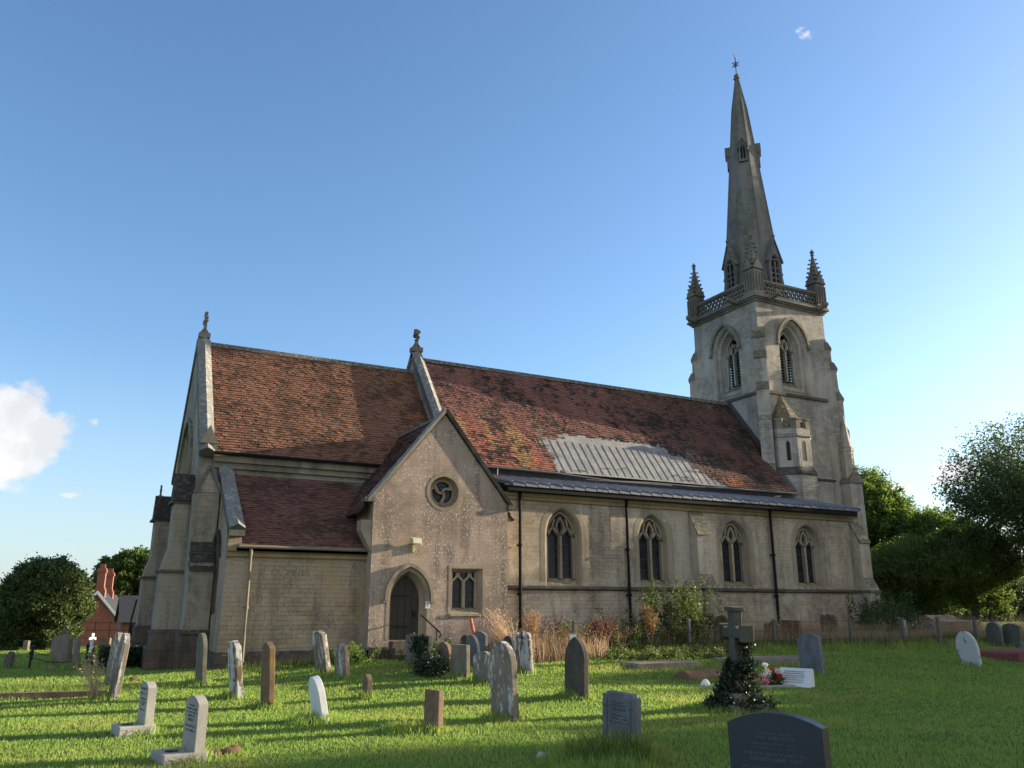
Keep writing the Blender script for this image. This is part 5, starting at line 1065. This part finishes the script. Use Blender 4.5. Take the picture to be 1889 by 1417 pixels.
weeds('low sprawling weeds along the fence foot', 13, 17.5, 18.3, 19.8, 60, .28, 'weed', 75)
weeds('bright leafy weeds at the vestry corner by the steps', 6.2, 7.3, 21.6, 22.6, 26, .42, 'light', 77)
weeds('dark elder shoots climbing the aisle corner buttress', 26.6, 29.2, 21.8, 22.7, 50, 1.75, 'dark', 79, per=20, size=.1)
weeds('thin weeds around the ivy-grown headstone', 8.0, 9.3, 20.2, 21.4, 16, .5, 'weed', 81)
# sapling bush by the mid buttress
rg = np.random.default_rng(83); cs = []; mb = MB(); bush = thing('sapling_bush', 'tall bushy green sapling growing by the middle buttress', 'bush', (17.2, 21.5, .28))
for i in range(80):
    x, y = 17.3 + rg.normal(0, .85), 21.6 + rg.normal(0, .35); H = rg.uniform(.9, 2.25); lx, ly = rg.normal(0, .42, 2); pts = [(x + lx * q * q, y + ly * q * q, .25 + H * q) for q in np.linspace(0, 1, 12)]
    mb.tube(pts[::3], [.014, .011, .008, .004], 4, False); cs += pts[2:]
mb.build('stem', MT['bark'], bush); V, F = leaves(cs, 17, .06, .1, 84, 1.2, asp=.38); np_mesh('foliage', V, F, LF['shrub'], bush)

# ------------------------------------------------------------------ trees
def tree(name, label, x, y, h, rad, mat, seed, n_cl, per, size, trunk=.25, zlow=.25, squash=1., cat='tree', ups=1.0, group=None, ragged=.3, lean=(0, 0)):
    rad *= .76; rg = np.random.default_rng(seed); z0 = G(x, y); t = thing(name, label, cat, (x, y, z0), group); mb = MB()
    H0 = h * zlow; mb.tube([(x, y, z0 - .2), (x + .05, y, z0 + H0), (x + lean[0] * .5, y + lean[1] * .5, z0 + h * .6), (x + lean[0], y + lean[1], z0 + h * .9)], [trunk, trunk * .75, trunk * .4, trunk * .1], 9)
    lobes = []
    for i in range(16):
        a = rg.uniform(0, 6.28); f = rg.uniform(.15, 1.); zz = z0 + H0 + (h - H0) * f; rr = rad * (math.sin(math.pi * min(1, (f * .86 + .12))) ** .7) * rg.uniform(.5, .9)
        ex_ = (x + lean[0] * f + rr * math.cos(a), y + lean[1] * f + rr * math.sin(a), zz); st = (x + lean[0] * f * .6, y + lean[1] * f * .6, z0 + H0 * .8 + (zz - z0 - H0) * .55)
        mb.tube([st, tuple((np.array(st) + np.array(ex_)) / 2 + np.array([0, 0, .12 * rr])), ex_], [trunk * .3, trunk * .18, trunk * .05], 6, False); lobes.append(ex_)
    mb.build('trunk', MT['bark'], t)
    # cluster centres: inside an uneven ellipsoid, denser towards its surface, plus outward shoots
    C = []
    hc = z0 + H0 + (h - H0) * .5; hz = (h - H0) * .5 * squash; A3 = np.array([rad, rad, hz]); c0 = np.array([x + lean[0] * .5, y + lean[1] * .5, hc]); ph = rg.uniform(0, 6.28, 4)
    sub = []
    for i in range(int(15 + 12 * ragged)):                # boughs: separate leafy masses with gaps between them
        d = rg.normal(0, 1, 3); d[2] = d[2] * .9 + .1; d /= np.linalg.norm(d); sub.append((c0 + d * A3 * rg.uniform(.5, .82), rg.uniform(.26, .44) * (1 - .25 * ragged)))
    while len(C) < n_cl:
        d = rg.normal(0, 1, 3); d /= np.linalg.norm(d)
        if rg.random() < .3 - .2 * ragged: p = c0 + d * A3 * rg.uniform(.2, .8)
        else:
            sc_, sr = sub[rg.integers(len(sub))]; p = sc_ + d * np.array([rad, rad, min(rad, hz) * .8]) * sr * rg.uniform(.45, 1) ** .6 * (1 + ragged * .35 * math.sin(6 * d[0] + 5 * d[2] + ph[0]))
        if p[2] > z0 + .1: C.append(p)
    for i in range(int(n_cl * .3)):            # leafy shoots that stand out past the outline
        d = rg.normal(0, 1, 3); d[2] = abs(d[2]) * .8 + .1; d /= np.linalg.norm(d)
        p = np.array([x + lean[0] * .5, y + lean[1] * .5, hc]) + d * A3 * rg.uniform(.7, .98); q = d + np.array([0, 0, .5])
        for k in range(5): C.append(p + q * rad * .06 * k * (ragged * 3))
    C = np.array(C); V, F = leaves(C, per, rad * .045 + .05, size, seed + 1, .8, .2, .5)
    np_mesh('crown', V, F, LF[mat], t); return t
TG = 'trees beyond the churchyard'
tree('round_bush', 'dense round clipped-looking tree at the left edge of the churchyard', -.6, 41.5, 3.5, 2.15, 'round', 101, 1700, 50, .13, .18, -.3, ragged=.25)
tree('broadleaf_tree', 'bushy tree standing behind the brick cottages', 8.5, 120, 10, 7, 'mid', 103, 700, 45, .5, .3, .15)
tree('broadleaf_tree', 'sunlit feathery tree rising right behind the aisle corner', 47.6, 39.2, 9.7, 4.2, 'light', 105, 1500, 34, .2, .25, .12, ragged=.38)
tree('broadleaf_tree', 'lower yellow-green tree between the two big right-hand trees', 48.5, 34.0, 6.6, 3.2, 'light', 107, 900, 32, .19, .2, .15, ragged=.4)
tree('broadleaf_tree', 'big dark tree cut off by the right edge of the view', 46.3, 24.4, 9.7, 6.4, 'dark', 109, 1350, 30, .16, .4, .12, ragged=.5)
tree('dark_yew', 'dark spreading yew-like tree low behind the dry grass', 41, 30.2, 4.1, 3.2, 'mid', 111, 1000, 30, .14, .25, .1, ragged=.45)
tree('broadleaf_tree', 'dark understory tree shading the tombs beside the yew', 44.5, 29.6, 5.2, 3.0, 'mid', 113, 900, 40, .16, .22, .1, ragged=.35)
tree('broadleaf_tree', 'distant bright tree glimpsed low between the dark trunks', 66, 47, 8, 5, 'light', 115, 600, 40, .3, .25, .06)
# hedge line closing the view beyond the trees
rg = np.random.default_rng(117); cs = np.stack([rg.uniform(60, 110, 1500), np.zeros(1500), rg.uniform(0, 4.5, 1500)], 1); cs[:, 1] = 62 - .25 * (cs[:, 0] - 60) + rg.normal(0, .8, 1500)
V, F = leaves(cs, 34, .5, .4, 118, asp=.6); tag(np_mesh('field_hedge', V, F, LF['dark']), 'tall dark field hedge closing the view behind the right-hand trees', 'hedge')
rg = np.random.default_rng(119); cs = np.stack([rg.uniform(-40, -2.5, 900), 52 + rg.normal(0, .7, 900), rg.uniform(-1, 2.2, 900)], 1)
V, F = leaves(cs, 34, .35, .28, 120, asp=.6); tag(np_mesh('field_hedge', V, F, LF['dark']), 'dark hedge behind the round tree on the far left', 'hedge')
# ------------------------------------------------------------------ brick houses
def P2(az, d): return Vector((d * math.cos(R(az)), d * math.sin(R(az)), 0))
A, B = P2(88.1, 88), P2(86.2, 150); ax = (B - A).normalized(); sd_ = Vector((ax.y, -ax.x, 0)); L = (B - A).length
hs = thing('brick_almshouse', 'long red brick cottage row with tall chimneys and slate roof', 'house', (A.x, A.y, -1.8))
hm = lambda a, s, z: tuple(A + ax * a + sd_ * s + Vector((0, 0, z)))
mb = MB(); mb.add([hm(0, -2.3, -2.6), hm(0, 2.3, -2.6), hm(0, 2.3, .35), hm(0, 0, 3.0), hm(0, -2.3, .35), hm(L, -2.3, -2.6), hm(L, 2.3, -2.6), hm(L, 2.3, .35), hm(L, 0, 3.0), hm(L, -2.3, .35)], [(0, 1, 2, 3, 4), (1, 6, 7, 2), (0, 4, 9, 5), (5, 9, 8, 7, 6)]); mb.build('wall', MT['brick'], hs)
mb = MB(); mb.add([hm(-.3, 0, 3.12), hm(L, 0, 3.12), hm(L, 2.75, .0), hm(-.3, 2.75, .0), hm(L, -2.75, .0), hm(-.3, -2.75, .0)], [(0, 1, 2, 3), (0, 1, 4, 5)]); rf = mb.build('roof', MT['slate'], hs)
mb = MB()
for s_ in (-1, 1): mb.add([hm(-.32, 0, 3.14), hm(-.32, s_ * 2.78, -.02), hm(-.32, s_ * 2.78, -.3), hm(-.32, 0, 2.84), hm(-.2, 0, 3.14), hm(-.2, s_ * 2.78, -.02), hm(-.2, s_ * 2.78, -.3), hm(-.2, 0, 2.84)], [(0, 1, 2, 3), (4, 5, 6, 7), (0, 1, 5, 4), (2, 3, 7, 6)])
mb.build('bargeboard', MT['white_paint'], hs)
mb = MB(); mb.add([hm(-.3, 2.76, -.08), hm(L, 2.76, -.08), hm(L, 2.76, .06), hm(-.3, 2.76, .06), hm(-.3, 2.9, -.08), hm(L, 2.9, -.08), hm(L, 2.9, .06), hm(-.3, 2.9, .06)], [(0, 1, 2, 3), (4, 5, 6, 7), (3, 2, 6, 7), (0, 1, 5, 4)]); mb.build('gutter', MT['white_paint'], hs)
for a_ in (2.5, 13, 28, 50):
    mb = MB()
    def hb(a0, a1, s0, s1, z0, z1): mb.add([hm(a, s, z) for z in (z0, z1) for a, s in ((a0, s0), (a1, s0), (a1, s1), (a0, s1))], [(3, 2, 1, 0), (4, 5, 6, 7), (0, 1, 5, 4), (1, 2, 6, 5), (2, 3, 7, 6), (3, 0, 4, 7)])
    hb(a_ - .75, a_ + .75, -.5, .5, 2.2, 3.3); hb(a_ - .68, a_ + .68, -.42, .42, 3.3, 3.5); hb(a_ - .6, a_ + .6, -.34, .34, 3.5, 4.9); hb(a_ - .68, a_ + .68, -.42, .42, 4.9, 5.15); hb(a_ - .6, a_ + .6, -.35, .35, 5.15, 5.3); hb(a_ - .22, a_ + .22, -.22, .22, 5.3, 5.7)
    mb.build('chimney', MT['brick'], hs)
h2 = thing('brick_outhouse', 'low brick outhouse with dark slate roof beside the church buttress', 'house', (4.5, 70, -1.2))
mb = MB(); mb.panel([(4.15, -2.2), (8.5, -2.2), (8.5, .68), (4.15, .68)], [[(4.75, -.75), (5.1, -.75), (5.1, .35), (4.75, .35)]], FY(70)); mb.panel([(70, -2.2), (75, -2.2), (75, .68), (72.5, 2.5), (70, .68)], [], FX(4.15)); mb.build('wall', MT['brick'], h2)
mb = MB(); mb.add([(3.95, 69.6, .55), (9, 69.6, .55), (9, 72.5, 2.55), (3.95, 72.5, 2.55), (9, 75.4, .55), (3.95, 75.4, .55)], [(0, 1, 2, 3), (3, 2, 4, 5)]); mb.build('roof', MT['slate'], h2)
mb = MB(); mb.box(4.75, 5.1, 70.08, 70.1, -.75, .35); w_ = mb.build('window', MT['glass'], h2); mb = MB(); mb.box(4.68, 5.17, 69.9, 69.998, -.85, -.75); mb.build('sill', MT['white_paint'], w_)
t = thing('estate_railing', 'thin black estate railing in front of the brick cottages', 'fence', (2.5, 47, -.3))
for x in np.arange(1.0, 4.9, .65):
    mb = MB(); mb.box(x - .02, x + .02, 46.98, 47.02, -.5, 1.0); mb.build('post', MT['iron'], t)
for z in (.2, .55, .9): mb = MB(); mb.box(.9, 4.9, 46.965, 46.978, z, z + .03); mb.build('rail', MT['iron'], t)
t = tag(MB().tube([(2.05, 30.6, .0), (2.1, 30.6, 1.2), (2.2, 30.55, 1.9)], .03, 7).build('leaning_stake', MT['iron'], None), 'dark stake standing behind the tall leaning pair of headstones', 'stake')
# ------------------------------------------------------------------ trees west of the churchyard, outside the view, that the low sun shines through
for i, (x, y, h, rad, zl, n, lab) in enumerate(((76, 28.4, 34, 9.0, .55, 1500, 'very tall lime with a high crown west of the tower'), (76, 11.0, 32, 6.4, .62, 1100, 'tall lime with a high crown standing beside the tallest one'),
     (74, -10.5, 26, 10, .1, 1300, 'broad leafy tree closing the churchyard on the south-west'), (46, 2.2, 10.2, 5.8, .08, 700, 'low spreading thorn, southernmost of the boundary row'),
     (46, 11.6, 7.1, 5.6, .08, 700, 'low spreading thorn in the middle of the boundary row'), (46, 18.2, 6.6, 4.4, .08, 700, 'taller thorn at the north end of the boundary row'), (47, -3, 12.5, 6.4, .08, 900, 'leafy ash at the south end of the boundary row'),
     (47, 7.4, 7.6, 4.4, .08, 700, 'squat thorn between the tall southern thorn and the middle one'), (38, -7, 11, 6.2, .08, 900, 'second leafy ash nearer the road'))):
    tree('boundary_tree', lab, x, y, h, rad, 'mid', 200 + i * 3, n, 26, .5 if h > 20 else .32, .35, zl, 1., group='boundary trees west of the churchyard', ragged=.28)
